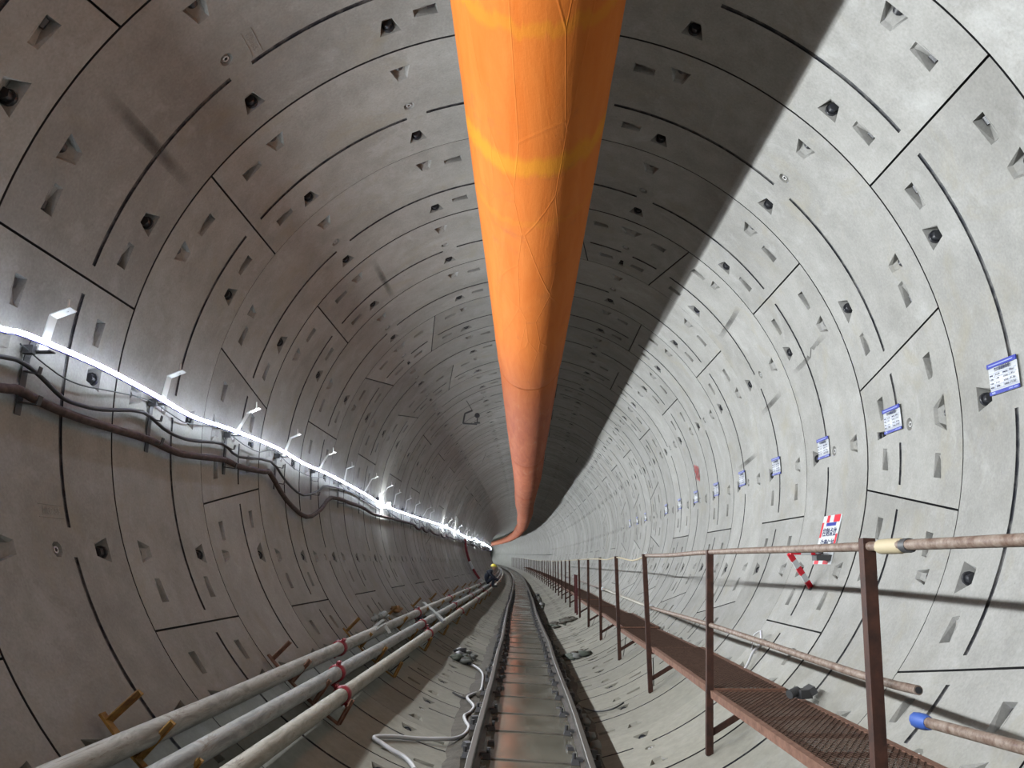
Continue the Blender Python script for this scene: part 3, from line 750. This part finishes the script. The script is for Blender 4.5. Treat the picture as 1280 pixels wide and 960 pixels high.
mb = MB(); mb.tube([pt(s, 1.40, -1.60+.012*math.sin(s))-lc for s in range(15, 101, 3)], .013, 6); mb.build('middle_rail', M_RPIPE, walk)
mb = MB(); mb.tube([pt(-3,1.55,-1.66)-lc, pt(2.6,1.50,-1.674)-lc, pt(3.33,1.50,-1.72)-lc], .021, 12); mb.build('loose_rail', M_RPIPE, walk, label='loose rail pipe with blue taped end')
mb = MB(); mb.tube([pt(3.24,1.50,-1.716)-lc, pt(3.27,1.50,-1.717)-lc, pt(3.34,1.50,-1.722)-lc, pt(3.36,1.5,-1.723)-lc], .03, 10, 0, True, [.024,.031,.031,.022]); mb.build('end_tape', M_BLUE, walk, label='blue tape')
for s, x, z in ((9.62, 1.385, -1.03), (9.62, 1.42, -1.632), (15.6, 1.41, -1.60)):
    mb = MB(); mb.blob(pt(s, x, z)-lc, (.04, .05, .035), 0, 8, 5, .25); mb.build('tape_wrap', M_WHITE, walk)
# black clamp resting on the deck's outer edge
mb = MB(); c = pt(6.0, 1.93, WZ+.05); mb.box(c, (.10, .09, .06), Matrix.Rotation(.4, 3, 'Z')); mb.cyl(c+Vector((-.11,-.05,0)), c+Vector((-.03,0,.02)), .032, 8); mb.box(c+Vector((.07,.03,.02)), (.05,.12,.05), Matrix.Rotation(-.5, 3, 'Y'))
simple('clamp', 'black steel clamp lying at the outer edge of the walkway deck', 'clamp', mb, M_DSTEEL, c)

# ------------------------------------------------------------------ wall signs on the right (k + .65, phi 89)
def on_wall(s, phi, r):           # frame on the wall: X along -tunnel (reading direction), Y up the wall, Z towards the tunnel axis
    p = wallp(s, phi, r); t_ = math.radians(phi+PH)
    up_ = Vector((-math.cos(t_), 0, math.sin(t_))); n_ = Vector((-math.sin(t_), 0, -math.cos(t_))); x_ = up_.cross(n_)
    return Matrix.Translation(p) @ Matrix.Rotation(ax(s)[2], 4, 'Z') @ Matrix((x_, up_, n_)).transposed().to_4x4()
def text_mesh(txt, size, m, bold=0.0, ax_='CENTER'):
    cu = bpy.data.curves.new('txt', 'FONT'); cu.body = txt; cu.size = size; cu.align_x = ax_; cu.align_y = 'CENTER'; cu.offset = bold; cu.resolution_u = 3; cu.extrude = .0004
    ob = bpy.data.objects.new('txt', cu); COL.objects.link(ob)
    bpy.context.view_layer.update(); dg = bpy.context.evaluated_depsgraph_get(); me = bpy.data.meshes.new_from_object(ob.evaluated_get(dg))
    bpy.data.objects.remove(ob); me.materials.clear(); me.materials.append(m); me.name = 'lettering'; return me
def rect(mb, x0, x1, y0, y1, z, m=0, dz=.0006): mb.box(((x0+x1)/2, (y0+y1)/2, z), (x1-x0, y1-y0, dz), None, m)
SWD, SHT = .30, .20
def sign_meshes():
    b = MB()
    n = 8
    for i in range(n):
        xa, xb = -SWD/2+SWD*i/n, -SWD/2+SWD*(i+1)/n; za, zb = .004*math.sin(i*.9), .004*math.sin((i+1)*.9)
        b.add([(xa,-SHT/2,za),(xb,-SHT/2,zb),(xb,SHT/2,zb),(xa,SHT/2,za),(xa,-SHT/2,za-.002),(xb,-SHT/2,zb-.002),(xb,SHT/2,zb-.002),(xa,SHT/2,za-.002)],
              [(0,1,2,3),(7,6,5,4),(0,4,5,1),(3,2,6,7)], 0, True)
    h = MB(); rect(h, -SWD/2, SWD/2, SHT/2-.030, SHT/2, .006, 0, .006)
    h2 = MB(); rect(h2, -SWD/2+.02, SWD/2-.03, SHT/2-.019, SHT/2-.012, .0095)
    ft = MB(); rect(ft, -SWD/2, SWD/2, -SHT/2, -SHT/2+.022, .006, 0, .006)
    f2 = MB(); rect(f2, -SWD/2+.025, -SWD/2+.06, -SHT/2+.006, -SHT/2+.017, .0095); rect(f2, SWD/2-.10, SWD/2-.06, -SHT/2+.008, -SHT/2+.014, .0095); rect(f2, SWD/2-.05, SWD/2-.012, -SHT/2+.008, -SHT/2+.014, .0095)
    g = MB(); rg = random.Random(4)
    for r_ in range(5): rect(g, -SWD/2+.01, SWD/2-.01, .034-.025*r_-.0006, .034-.025*r_+.0006, .0065)
    for x in (-.085, 0, .06): rect(g, x-.0006, x+.0006, -.066, .034, .0065)
    tx = MB()
    for r_ in range(4):
        y = .0215-.025*r_
        for cx_, n_ in ((-.115, 3), (.03, 4)):
            for q_ in range(n_):
                x = cx_ + (q_-n_/2)*.0115
                rect(tx, x, x+.009, y-.0045, y+.0045, .0068) if rg.random() < .3 else (rect(tx, x, x+.009, y+.002, y+.0045, .0068), rect(tx, x+.003, x+.006, y-.005, y+.0045, .0068), rect(tx, x, x+.009, y-.0045, y-.0025, .0068))
        for cx_, n_ in ((-.05, 3), (.10, 4)):
            for q_ in range(n_):
                x = cx_ + (q_-n_/2)*.014; rect(tx, x, x+.003, y-.006, y+.006, .0068); rect(tx, x, x+.008, y+rg.uniform(-.006,.006), y+.007, .0068) if rg.random() < .4 else None
    return b.mesh('board', M_WHITE), h.mesh('header_band', M_NAVY), h2.mesh('header_print', M_PBLUE), ft.mesh('footer_band', M_NAVY), f2.mesh('footer_print', M_PBLUE), g.mesh('table_lines', M_PBLUE), tx.mesh('table_print', M_INK)
SGN = sign_meshes(); ttl = text_mesh('管片质量验收牌', .023, M_INK, .0006)
ordw = ['largest, touching the right edge', 'second from the right', 'third from the right', 'fourth from the right', 'fifth from the right', 'sixth from the right', 'seventh from the right, below the red number', 'eighth from the right', 'ninth from the right', 'tenth from the right', 'eleventh from the right', 'farthest and faintest']
zi = 0
for k in (0, 1, 2, 3, 4, 5, 6, 7, 8, 10, 11, 12):
    tl = SR.uniform(-.03, .03)
    M4 = on_wall(Y0+(k+.65)*W, 89.0 + SR.uniform(-.2, .2), R-.012) @ Matrix.Rotation(tl, 4, 'Z') @ Matrix.Rotation(.0, 4, 'Y')
    o = thing('record_sign', 'blue white record sign on the right wall, ' + ordw[zi], 'sign', mat=M4, group='blue and white record signs on the right wall'); zi += 1
    for q_, me in enumerate(SGN):
        if k > 5 and q_ in (4, 5): continue
        link(me.name.split('.')[0], me, o)
    [c_ for c_ in o.children if c_.name.startswith('table_print')] and [c_.__setitem__('kind', 'stuff') for c_ in o.children if c_.name.startswith('table_print')]
    link('title', ttl, o, Matrix.Translation((0, .053, .0068)))
# red spray painted number
mb = None; me = text_mesh('980', .30, M_PAINT, .004); mat4 = on_wall(13.45, 81.5, R-.006) @ Matrix.Rotation(-.22, 4, 'Z') @ Matrix.Diagonal((.75, 1.25, 1, 1))
o = link('painted_number', me, None, mat4); o['label'] = 'red spray painted number on the right wall above the blue signs'; o['category'] = 'number'
# cast numbers beside the grout sockets
for s, phi, txt, lab in ((4.49, -107.6, 'M80-55', 'cast number M80-55 on the left wall above a grout socket'), (4.49, -40.6, 'M80-55', 'cast number in a frame on the upper left, beside a grout socket'), (6.0, -19.2, 'M80-55', 'cast number in a frame left of the orange duct near the crown')):
    o = thing('cast_number', lab, 'number', mat=on_wall(s, phi, R-.002) @ Matrix.Rotation(math.pi, 4, 'Z'))
    mb = MB()
    for a, b in (((-.12,.038),(.12,.038)), ((-.12,-.038),(.12,-.038))): mb.bar((a[0],a[1],0), (b[0],b[1],0), .003, .003)
    mb.build('frame_line', M_CON, o); link('digits', text_mesh(txt, .055, M_CON, .0004), o)

# ------------------------------------------------------------------ survey control point: board on the wall and striped bracket
M4 = on_wall(7.43, 107.2, R-.014)
o = thing('warning_board', 'red and white bordered warning board with dark lettering on the right wall', 'sign', mat=M4)
bw, bh = .44, .47
mb = MB(); mb.box((0, 0, 0), (bw, bh, .006)); mb.build('board', M_WHITE, o)
mb = MB()
rect(mb, -bw/2+.10, -bw/2+.17, bh/2-.07, bh/2, .0038); rect(mb, bw/2-.17, bw/2-.02, bh/2-.07, bh/2, .0038)
rect(mb, -bw/2+.02, -bw/2+.13, -bh/2, -bh/2+.07, .0038); rect(mb, bw/2-.20, bw/2-.07, -bh/2, -bh/2+.07, .0038)
rect(mb, -bw/2, -bw/2+.045, .02, .17, .0038); rect(mb, -bw/2, -bw/2+.045, -.20, -.12, .0038); rect(mb, bw/2-.045, bw/2, -.12, .05, .0038)
mb.build('red_block', M_SRED, o)
mb = MB(); rect(mb, -.11, .13, bh/2-.105, bh/2-.072, .0038); mb.build('blue_heading', M_NAVY, o)
link('lettering', text_mesh('控制点位', .085, M_INK, .0022), o, Matrix.Translation((.01, .065, .0038)))
link('lettering', text_mesh('注意保护', .085, M_INK, .0022), o, Matrix.Translation((.01, -.045, .0038)))
o = thing('survey_bracket', 'red and white striped survey bracket below the warning board', 'bracket', (2.5, 7.35, -1.07)); lc = o.location
def striped(name, a, b, wd, th, n, upv, first):
    a, b = Vector(a), Vector(b); mb = MB()
    for i in range(n): mb.bar(a+(b-a)*i/n, a+(b-a)*(i+1)/n, wd, th, upv, (i+first) % 2)
    mb.build(name, [M_WHITE, M_SRED], o)
tip = Vector((2.33, 7.28, -1.03))-lc; footp = wallp(7.46, 116.5, R-.01)-lc
striped('brace', tip, footp, .05, .02, 5, (0, 1, 0), 1)
striped('arm', tip, Vector((2.72, 7.35, -1.04))-lc, .05, .022, 4, (0, 0, 1), 1)
mb = MB(); mb.box(Vector((2.62, 7.28, -1.070))-lc, (.14, .12, .05)); mb.cyl(Vector((2.60, 7.28, -1.04))-lc, Vector((2.60, 7.28, -1.0))-lc, .035, 10); mb.build('centring_plate', M_DSTEEL, o)
mb = MB(); mb.cyl(footp+Vector((-.02, 0, 0)), footp+Vector((.035, .0, -.03)), .018, 8); mb.build('anchor_bolt', M_BOLT, o)
# curved red and white rib far along the left wall
o = thing('striped_rib', 'curved red and white striped steel rib on the far left wall behind the worker', 'rib', wallp(36, -110, R))
lc = o.location
for i, (a0, a1, m) in enumerate(((-93, -113, 1), (-113, -120.5, 0), (-120.5, -131, 1), (-131, -134, 0))):
    mb = MB(); n = 4
    for q_ in range(n):
        aa, ab = a0+(a1-a0)*q_/n, a0+(a1-a0)*(q_+1)/n; mb.bar(wallp(35.5, aa, R-.09)-lc, wallp(35.5, ab, R-.09)-lc, .22, .10, (math.sin(math.radians(aa)), 0, math.cos(math.radians(aa))), 0)
    mb.build('red_band' if m else 'white_band', M_RED if m else M_WHITE, o)

# ------------------------------------------------------------------ prism bracket near the crown
o = thing('prism_bracket', 'small dark steel bracket carrying a survey prism, left of the duct', 'bracket', (-1.31, 17.5, 2.15))
a0, a1, a2, a3 = Vector((.02, 0, .13)), Vector((-.15, 0, .06)), Vector((-.19, 0, -.17)), Vector((.13, 0, -.19))
wl = Vector((-.12, 0, .36))
for nm, p_, q_ in (('strut', a0, wl), ('arm', a0, a1), ('arm', a1, a2), ('arm', a2, a3)):
    mb = MB(); mb.bar(p_, q_, .035 if nm == 'arm' else .012, .035 if nm == 'arm' else .012, (0, 1, 0)); mb.build(nm, M_DSTEEL, o)
mb = MB(); mb.box(a3+Vector((0, 0, .03)), (.13, .06, .035)); mb.build('base_plate', M_DSTEEL, o)
mb = MB(); mb.cyl(a3+Vector((0, 0, .03)), a3+Vector((0, 0, .17)), .012, 8); mb.cyl(a3+Vector((0, -.03, .20)), a3+Vector((0, .04, .20)), .06, 12); mb.cyl(a3+Vector((0, -.045, .20)), a3+Vector((0, -.03, .20)), .045, 12); mb.build('prism', M_BOLT, o)

# ------------------------------------------------------------------ hose, scraps and debris on the invert
def inv_pt(s, phi, r=2.87): return wallp(s, phi, r)
hz = [(13.27,-161.2,-.02),(12.9,-164,0),(12.48,-166.2,0),(11.6,-167.2,0),(10.93,-167.4,0),(10.58,-165.9,0),(10.22,-164.9,0),(9.95,-166.5,0),(9.75,-167.3,0),(9.4,-166.9,0),(9.13,-166.0,0),(8.85,-166.8,0),(8.62,-167.8,0),(8.26,-167.4,0),(8.0,-166,0),(7.85,-164.1,0),(7.64,-159.9,0),(7.34,-156.0,0),(7.03,-153.4,0),(6.99,-155,0),(6.95,-156.9,0),(6.92,-159.4,0),(6.8,-161.1,0),(6.6,-162,0)]
mb = MB(); mb.tube(spline([wallp(s, p, 2.872 if p > -162 else 2.845) for s, p, _ in hz], 4), .019, 8)
simple('hose', 'white plastic hose snaking beside the left rail', 'hose', mb, M_HOSE, wallp(9.75, -166, 2.87))
def scrap(name, label, cat, s, phi, size, n, mats, seed, jit=.5, flat=.35):
    r_ = random.Random(seed); mb = MB(); c0 = wallp(s, phi, 2.88)
    nrm = Vector((-math.sin(math.radians(phi)), 0, -math.cos(math.radians(phi)))); tng = Vector((nrm.z, 0, -nrm.x))
    for i in range(n):
        u_, v_ = r_.uniform(-1, 1)*size[0], r_.uniform(-1, 1)*size[1]
        c = c0 + tng*u_ + Vector((0, v_, 0)) + nrm*(.03*r_.random()+.01)
        sz = r_.uniform(.025, .07)
        mb.blob(c, (sz*1.5, sz*1.8, sz*flat*2), r_.randrange(len(mats)), 7, 4, jit, Matrix.Rotation(r_.uniform(0, 6), 3, 'Z'), r_)
    simple(name, label, cat, mb, mats, c0, kind='stuff')
M_CLOTH = mat('dirty_green_cloth', (.10, .115, .09), .85)
M_GREY = mat('grey_scrap', (.30, .31, .29), .8)
scrap('crumpled_netting', 'crumpled dark green netting with white scraps at the end of the white hose', 'netting', 13.7, -158.5, (.13, .55), 34, [M_CLOTH, M_CLOTH, M_GREY, M_BOLT], 3)
scrap('mud_heap', 'low grey heap of mud and wire right of the right rail', 'debris', 14.9, 163.5, (.22, .30), 26, [M_CLOTH, M_GREY, M_DIRT], 5)
scrap('mud_heap', 'long dark mud streak reaching from the right rail toward the walkway posts', 'debris', 22.5, 161, (.40, .9), 60, [M_DIRT, M_DIRT, M_CLOTH], 6, .4, .3)
scrap('mud_heap', 'far dark mud heap against the outside of the right rail', 'debris', 38, 170, (.14, 7.0), 90, [M_DIRT, M_BOLT, M_GREY], 7, .4, .5)
scrap('cable_coil', 'black bundle tied on the upper pipe at its second coupling', 'bundle', 14.6, -136, (.10, .40), 18, [M_BOLT, M_DIRT], 8)
# dark lumps strung along the outside of the right rail
mb = MB(); r_ = random.Random(31); s = 5.0
while s < 34:
    z = -2.74; p = trk(s, .56 + r_.uniform(-.04, .06), z+.015); sz = r_.uniform(.03, .07)
    mb.blob(p, (sz, sz*1.8, sz*.8), 0 if r_.random() < .85 else 1, 7, 4, .35, None, r_); s += r_.uniform(.16, .42)
s = 6.0
while s < 34:
    p = trk(s, -.55 + r_.uniform(-.04, .05), -2.73); sz = r_.uniform(.025, .06)
    mb.blob(p, (sz, sz*1.6, sz*.8), 0, 7, 4, .35, None, r_); s += r_.uniform(.3, .7)
simple('mud_lumps', 'dark muddy lumps lying along the outer sides of both rails', 'mud', mb, [M_DIRT, M_GREY], (0.5, 10, -2.72), kind='stuff')
for pts, lab in (([(6.0,-161.5),(6.2,-163.5),(6.35,-165)], 'short white strip of hose beside the left rail near the bottom edge'),):
    mb = MB(); mb.tube(spline([wallp(s, p, 2.86) for s, p in pts], 4), .014, 6); simple('hose_offcut', lab, 'hose', mb, M_HOSE, wallp(6.2, -163.5, 2.86))
for pts, r0, lab, m in (([(10.0,166.5),(9.6,164),(9.45,160.5),(9.55,157.5)], .010, 'thin dark wire on the concrete right of the track', M_CAB),
                     ([(10.4,-161),(10.3,-164),(10.4,-167)], .012, 'dark stub of wire sticking out toward the left rail', M_CAB)):
    mb = MB(); mb.tube(spline([wallp(s, p, 2.875) for s, p in pts], 5), r0, 6); simple('wire_offcut', lab, 'wire', mb, m, wallp(pts[1][0], pts[1][1], 2.87))
mb = MB(); mb.tube(spline([wallp(7.85,127.5,2.80), wallp(7.8,129.5,2.85), wallp(7.78,131.7,2.84), wallp(7.7,135,2.86), wallp(7.68,138.6,2.87)], 5), .012, 6)
mb.tube(spline([wallp(7.85,127.5,2.80), wallp(7.95,129,2.8), wallp(7.78,131.7,2.82)], 5), .007, 5)
simple('torn_strap', 'torn white plastic strip leaning behind the middle rail of the walkway', 'strap', mb, M_HOSE, wallp(7.8, 131, 2.87))
# cross tie lashing the pipes, orange rag, thrown offcuts
mb = MB(); mb.bar((-2.02, 15.3, -1.86), (-1.50, 14.2, -2.12), .06, .05); simple('lashing_bar', 'grey bar laid slantwise across the three pipes past the second couplings', 'bar', mb, M_P2, (-1.76, 14.8, -2.0))
mb = MB(); r_ = random.Random(8)
for i in range(9): mb.blob(wallp(13.1+r_.uniform(-.3,.3), -131.5+r_.uniform(-.7,.7), 2.84), (.06, .10, .03), 0, 8, 5, .3, None, r_)
simple('orange_rag', 'orange brown rag stuffed on the wall above the upper pipe', 'rag', mb, mat('orange_rag', (.42,.22,.08), .85), wallp(13.1, -131.5, 2.8))
for i, (s, a, lab) in enumerate(((9.9, -137.5, 'bent grey clamp strap standing between the upper and middle pipe'), (10.9, -133, 'grey crumpled sheet behind the upper pipe'))):
    mb = MB(); p = wallp(s, a, 2.72)
    if i == 0: mb.bar(p+Vector((-.1,-.2,0)), p+Vector((.06,.1,.12)), .05, .008); mb.bar(p+Vector((.06,.1,.12)), p+Vector((.16,.0,.02)), .05, .008); mb.bar(p+Vector((-.12,.1,.02)), p+Vector((0,.4,.14)), .06, .03)
    else:
        r_ = random.Random(2)
        for q_ in range(8): mb.blob(p+Vector((r_.uniform(-.06,.06), r_.uniform(-.22,.22), r_.uniform(-.02,.06))), (.04,.06,.02), 0, 7, 4, .45, Matrix.Rotation(r_.uniform(0,3), 3, 'X'), r_)
    simple('scrap_metal' if i == 0 else 'crumpled_sheet', lab, 'scrap', mb, M_GREY, p)

# ------------------------------------------------------------------ worker sitting on the pipes
def skin(name, verts, edges, radii, m, parent, root=0, sub=1):
    me = bpy.data.meshes.new(name); me.from_pydata([Vector(v) for v in verts], edges, []); o_ = bpy.data.objects.new(name, me); COL.objects.link(o_); o_.parent = parent
    md = o_.modifiers.new('s', 'SKIN'); md.use_smooth_shade = True
    for i, r_ in enumerate(radii):
        sv = me.skin_vertices[0].data[i]; sv.radius = (r_, r_) if not isinstance(r_, tuple) else r_; sv.use_root = (i == root)
    md2 = o_.modifiers.new('u', 'SUBSURF'); md2.levels = sub; md2.render_levels = sub
    me.materials.append(m); return o_
M_NAVYC = mat('navy_workwear', (.012, .02, .05), .85); M_SKIN = mat('skin', (.45, .26, .18), .6); M_HELM = mat('yellow_helmet', (.75, .62, .06), .35); M_BOOT = mat('dark_boots', (.03,.03,.03), .6); M_HAIR = mat('hair', (.015,.012,.01), .8)
pb = pt(33.6, -1.72, -2.00)
o = thing('person', 'seated worker in navy workwear and yellow helmet bending over the pipes', 'person', pb)
# pelvis on the pipes, torso bent towards the track, legs down towards the invert
V = [(-.10,0,.12),(-.08,0,.28),(.02,0,.46),(.12,0,.55),(.19,-.01,.60),
     (.0,-.12,.10),(.30,-.17,.34),(.20,-.17,-.02),(.32,-.18,-.07),
     (.0,.12,.10),(.28,.18,.36),(.20,.18,-.02),(.32,.19,-.07),
     (.08,-.20,.48),(.26,-.27,.26),(.46,-.20,.16),(.08,.20,.48),(.26,.27,.28),(.47,.15,.18)]
Ed = [(0,1),(1,2),(2,3),(3,4),(0,5),(5,6),(6,7),(7,8),(0,9),(9,10),(10,11),(11,12),(3,13),(13,14),(14,15),(3,16),(16,17),(17,18)]
Rr = [(.16,.13),(.16,.12),(.18,.13),(.14,.10),.055,.09,.075,.05,.04,.09,.075,.05,.04,.065,.05,.035,.065,.05,.035]
skin('body', V, Ed, Rr, M_NAVYC, o)
mb = MB(); mb.blob((.25, -.01, .81), (.085, .075, .115), 0, 12, 8, .0); mb.blob((.335, -.01, .79), (.02, .014, .022), 0, 6, 4, 0)
for sg in (-1, 1): mb.blob((.25, sg*.08-.01, .80), (.02, .01, .03), 0, 6, 4, 0); mb.blob((.325, sg*.03-.01, .82), (.008, .012, .007), 1, 6, 4, 0)
mb.box((.33, -.01, .745), (.01, .045, .008), None, 2); mb.v = [(v[0]+.02, v[1], v[2]-.11) for v in mb.v]; mb.build('head', [M_SKIN, M_HAIR, M_PAINT], o)
mb = MB(); n_ = 14
vs_ = []; fs_ = []
for i in range(6):
    th_ = math.pi/2*i/5
    for j in range(n_):
        a_ = 2*math.pi*j/n_; vs_.append((.235+.125*math.cos(th_)*math.cos(a_), -.01+.105*math.cos(th_)*math.sin(a_), .845+.115*math.sin(th_)))
for i in range(5):
    for j in range(n_): fs_.append((i*n_+j, i*n_+(j+1) % n_, (i+1)*n_+(j+1) % n_, (i+1)*n_+j))
mb.add(vs_, fs_, 0, True); mb.box((.36, -.01, .842), (.08, .13, .012)); mb.v = [(v[0]+.02, v[1], v[2]-.11) for v in mb.v]; mb.build('helmet', M_HELM, o)
for sy, hx in ((-.19, .48), (.15, .49)):
    mb = MB(); mb.blob((hx, sy, .225), (.045, .035, .018), 0, 8, 5, 0)
    for q_ in range(4): mb.tube([(hx+.03, sy-.027+q_*.018, .225), (hx+.065-.006*abs(q_-1.5), sy-.03+q_*.02, .215), (hx+.085-.008*abs(q_-1.5), sy-.03+q_*.02, .19)], .009, 6, 0, True, [.0095,.009,.007])
    mb.tube([(hx-.01, sy+(.03 if sy < 0 else -.03), .225), (hx+.03, sy+(.055 if sy < 0 else -.055), .21), (hx+.05, sy+(.06 if sy < 0 else -.06), .20)], .01, 6, 0, True, [.011,.010,.008])
    mb.v = [(v[0], v[1], v[2]-.08) for v in mb.v]
    mb.build('hand', M_SKIN, o)
for sy, bx in ((-.18, .56), (.20, .54)):
    mb = MB(); mb.blob((bx-.25, sy, -.06), (.13, .05, .05), 0, 10, 6, 0); mb.build('boot', M_BOOT, o)

# ------------------------------------------------------------------ unseen lamps added past the bend to tint the far end green, and a far lit cable
for i, s in enumerate((142, 152, 162, 172, 182, 192, 204)):
    z = 1.3; p = wallz(s, z, 2.80)
    o = thing('added_tint_lamp', '%s added unseen greenish lamp on the left wall past the tunnel bend' % ['first', 'second', 'third', 'fourth', 'fifth', 'sixth', 'seventh'][i], 'lamp', p, group='added greenish lamps past the bend')
    mb = MB(); mb.tube([(0, -.6, 0), (0, .6, 0)], .02, 8); mb.build('tube', M_FIX, o)
    mb = MB(); mb.box((-.04, 0, .03), (.05, 1.3, .06)); mb.build('added_lamp_housing', M_STEEL, o)
mb = MB(); mb.tube([pt(s, 2.62, .05 + (-.6 if s > 90 else -.6)) for s in range(70, 206, 6)], .03, 5)
simple('pale_cable', 'thin pale cable line along the far right wall beyond the bend', 'cable', mb, M_GREY, pt(120, 2.6, -.5))

# ------------------------------------------------------------------ base colours scaled down throughout to lessen bounced light
for m in bpy.data.materials:
    if not m.use_nodes or m.name in ('joint_gasket', 'bolt_cap', 'led_strip', 'led_wall_glow', 'led_strip_far', 'led_strip_distant', 'added_coil_glow', 'added_tint_glow'): continue
    b = m.node_tree.nodes.get('Principled BSDF')
    if b is None: continue
    k = {'orange_duct_fabric': .42, 'muddy_water': .75, 'sign_red': .8, 'rusted_angle_iron': .42, 'rusty_mesh_wire': .55, 'rusty_scaffold_pipe': .5, 'rusted_edge_beam': .5, 'cream_tape': .5, 'pale_grey_pipe': .5, 'mottled_grey_pipe': .5, 'cream_pipe': .5, 'grey_scrap': .45, 'orange_rag': .4, 'navy_workwear': .35}.get(m.name, .62)
    i = b.inputs['Base Color']
    if i.is_linked:
        x = m.node_tree.nodes.new('ShaderNodeMix'); x.data_type = 'RGBA'; x.blend_type = 'MULTIPLY'; x.inputs[0].default_value = 1
        m.node_tree.links.new(i.links[0].from_socket, x.inputs[6]); x.inputs[7].default_value = (k, k, k, 1); m.node_tree.links.new(x.outputs[2], i)
    else: i.default_value = [c*k for c in i.default_value[:3]] + [1]
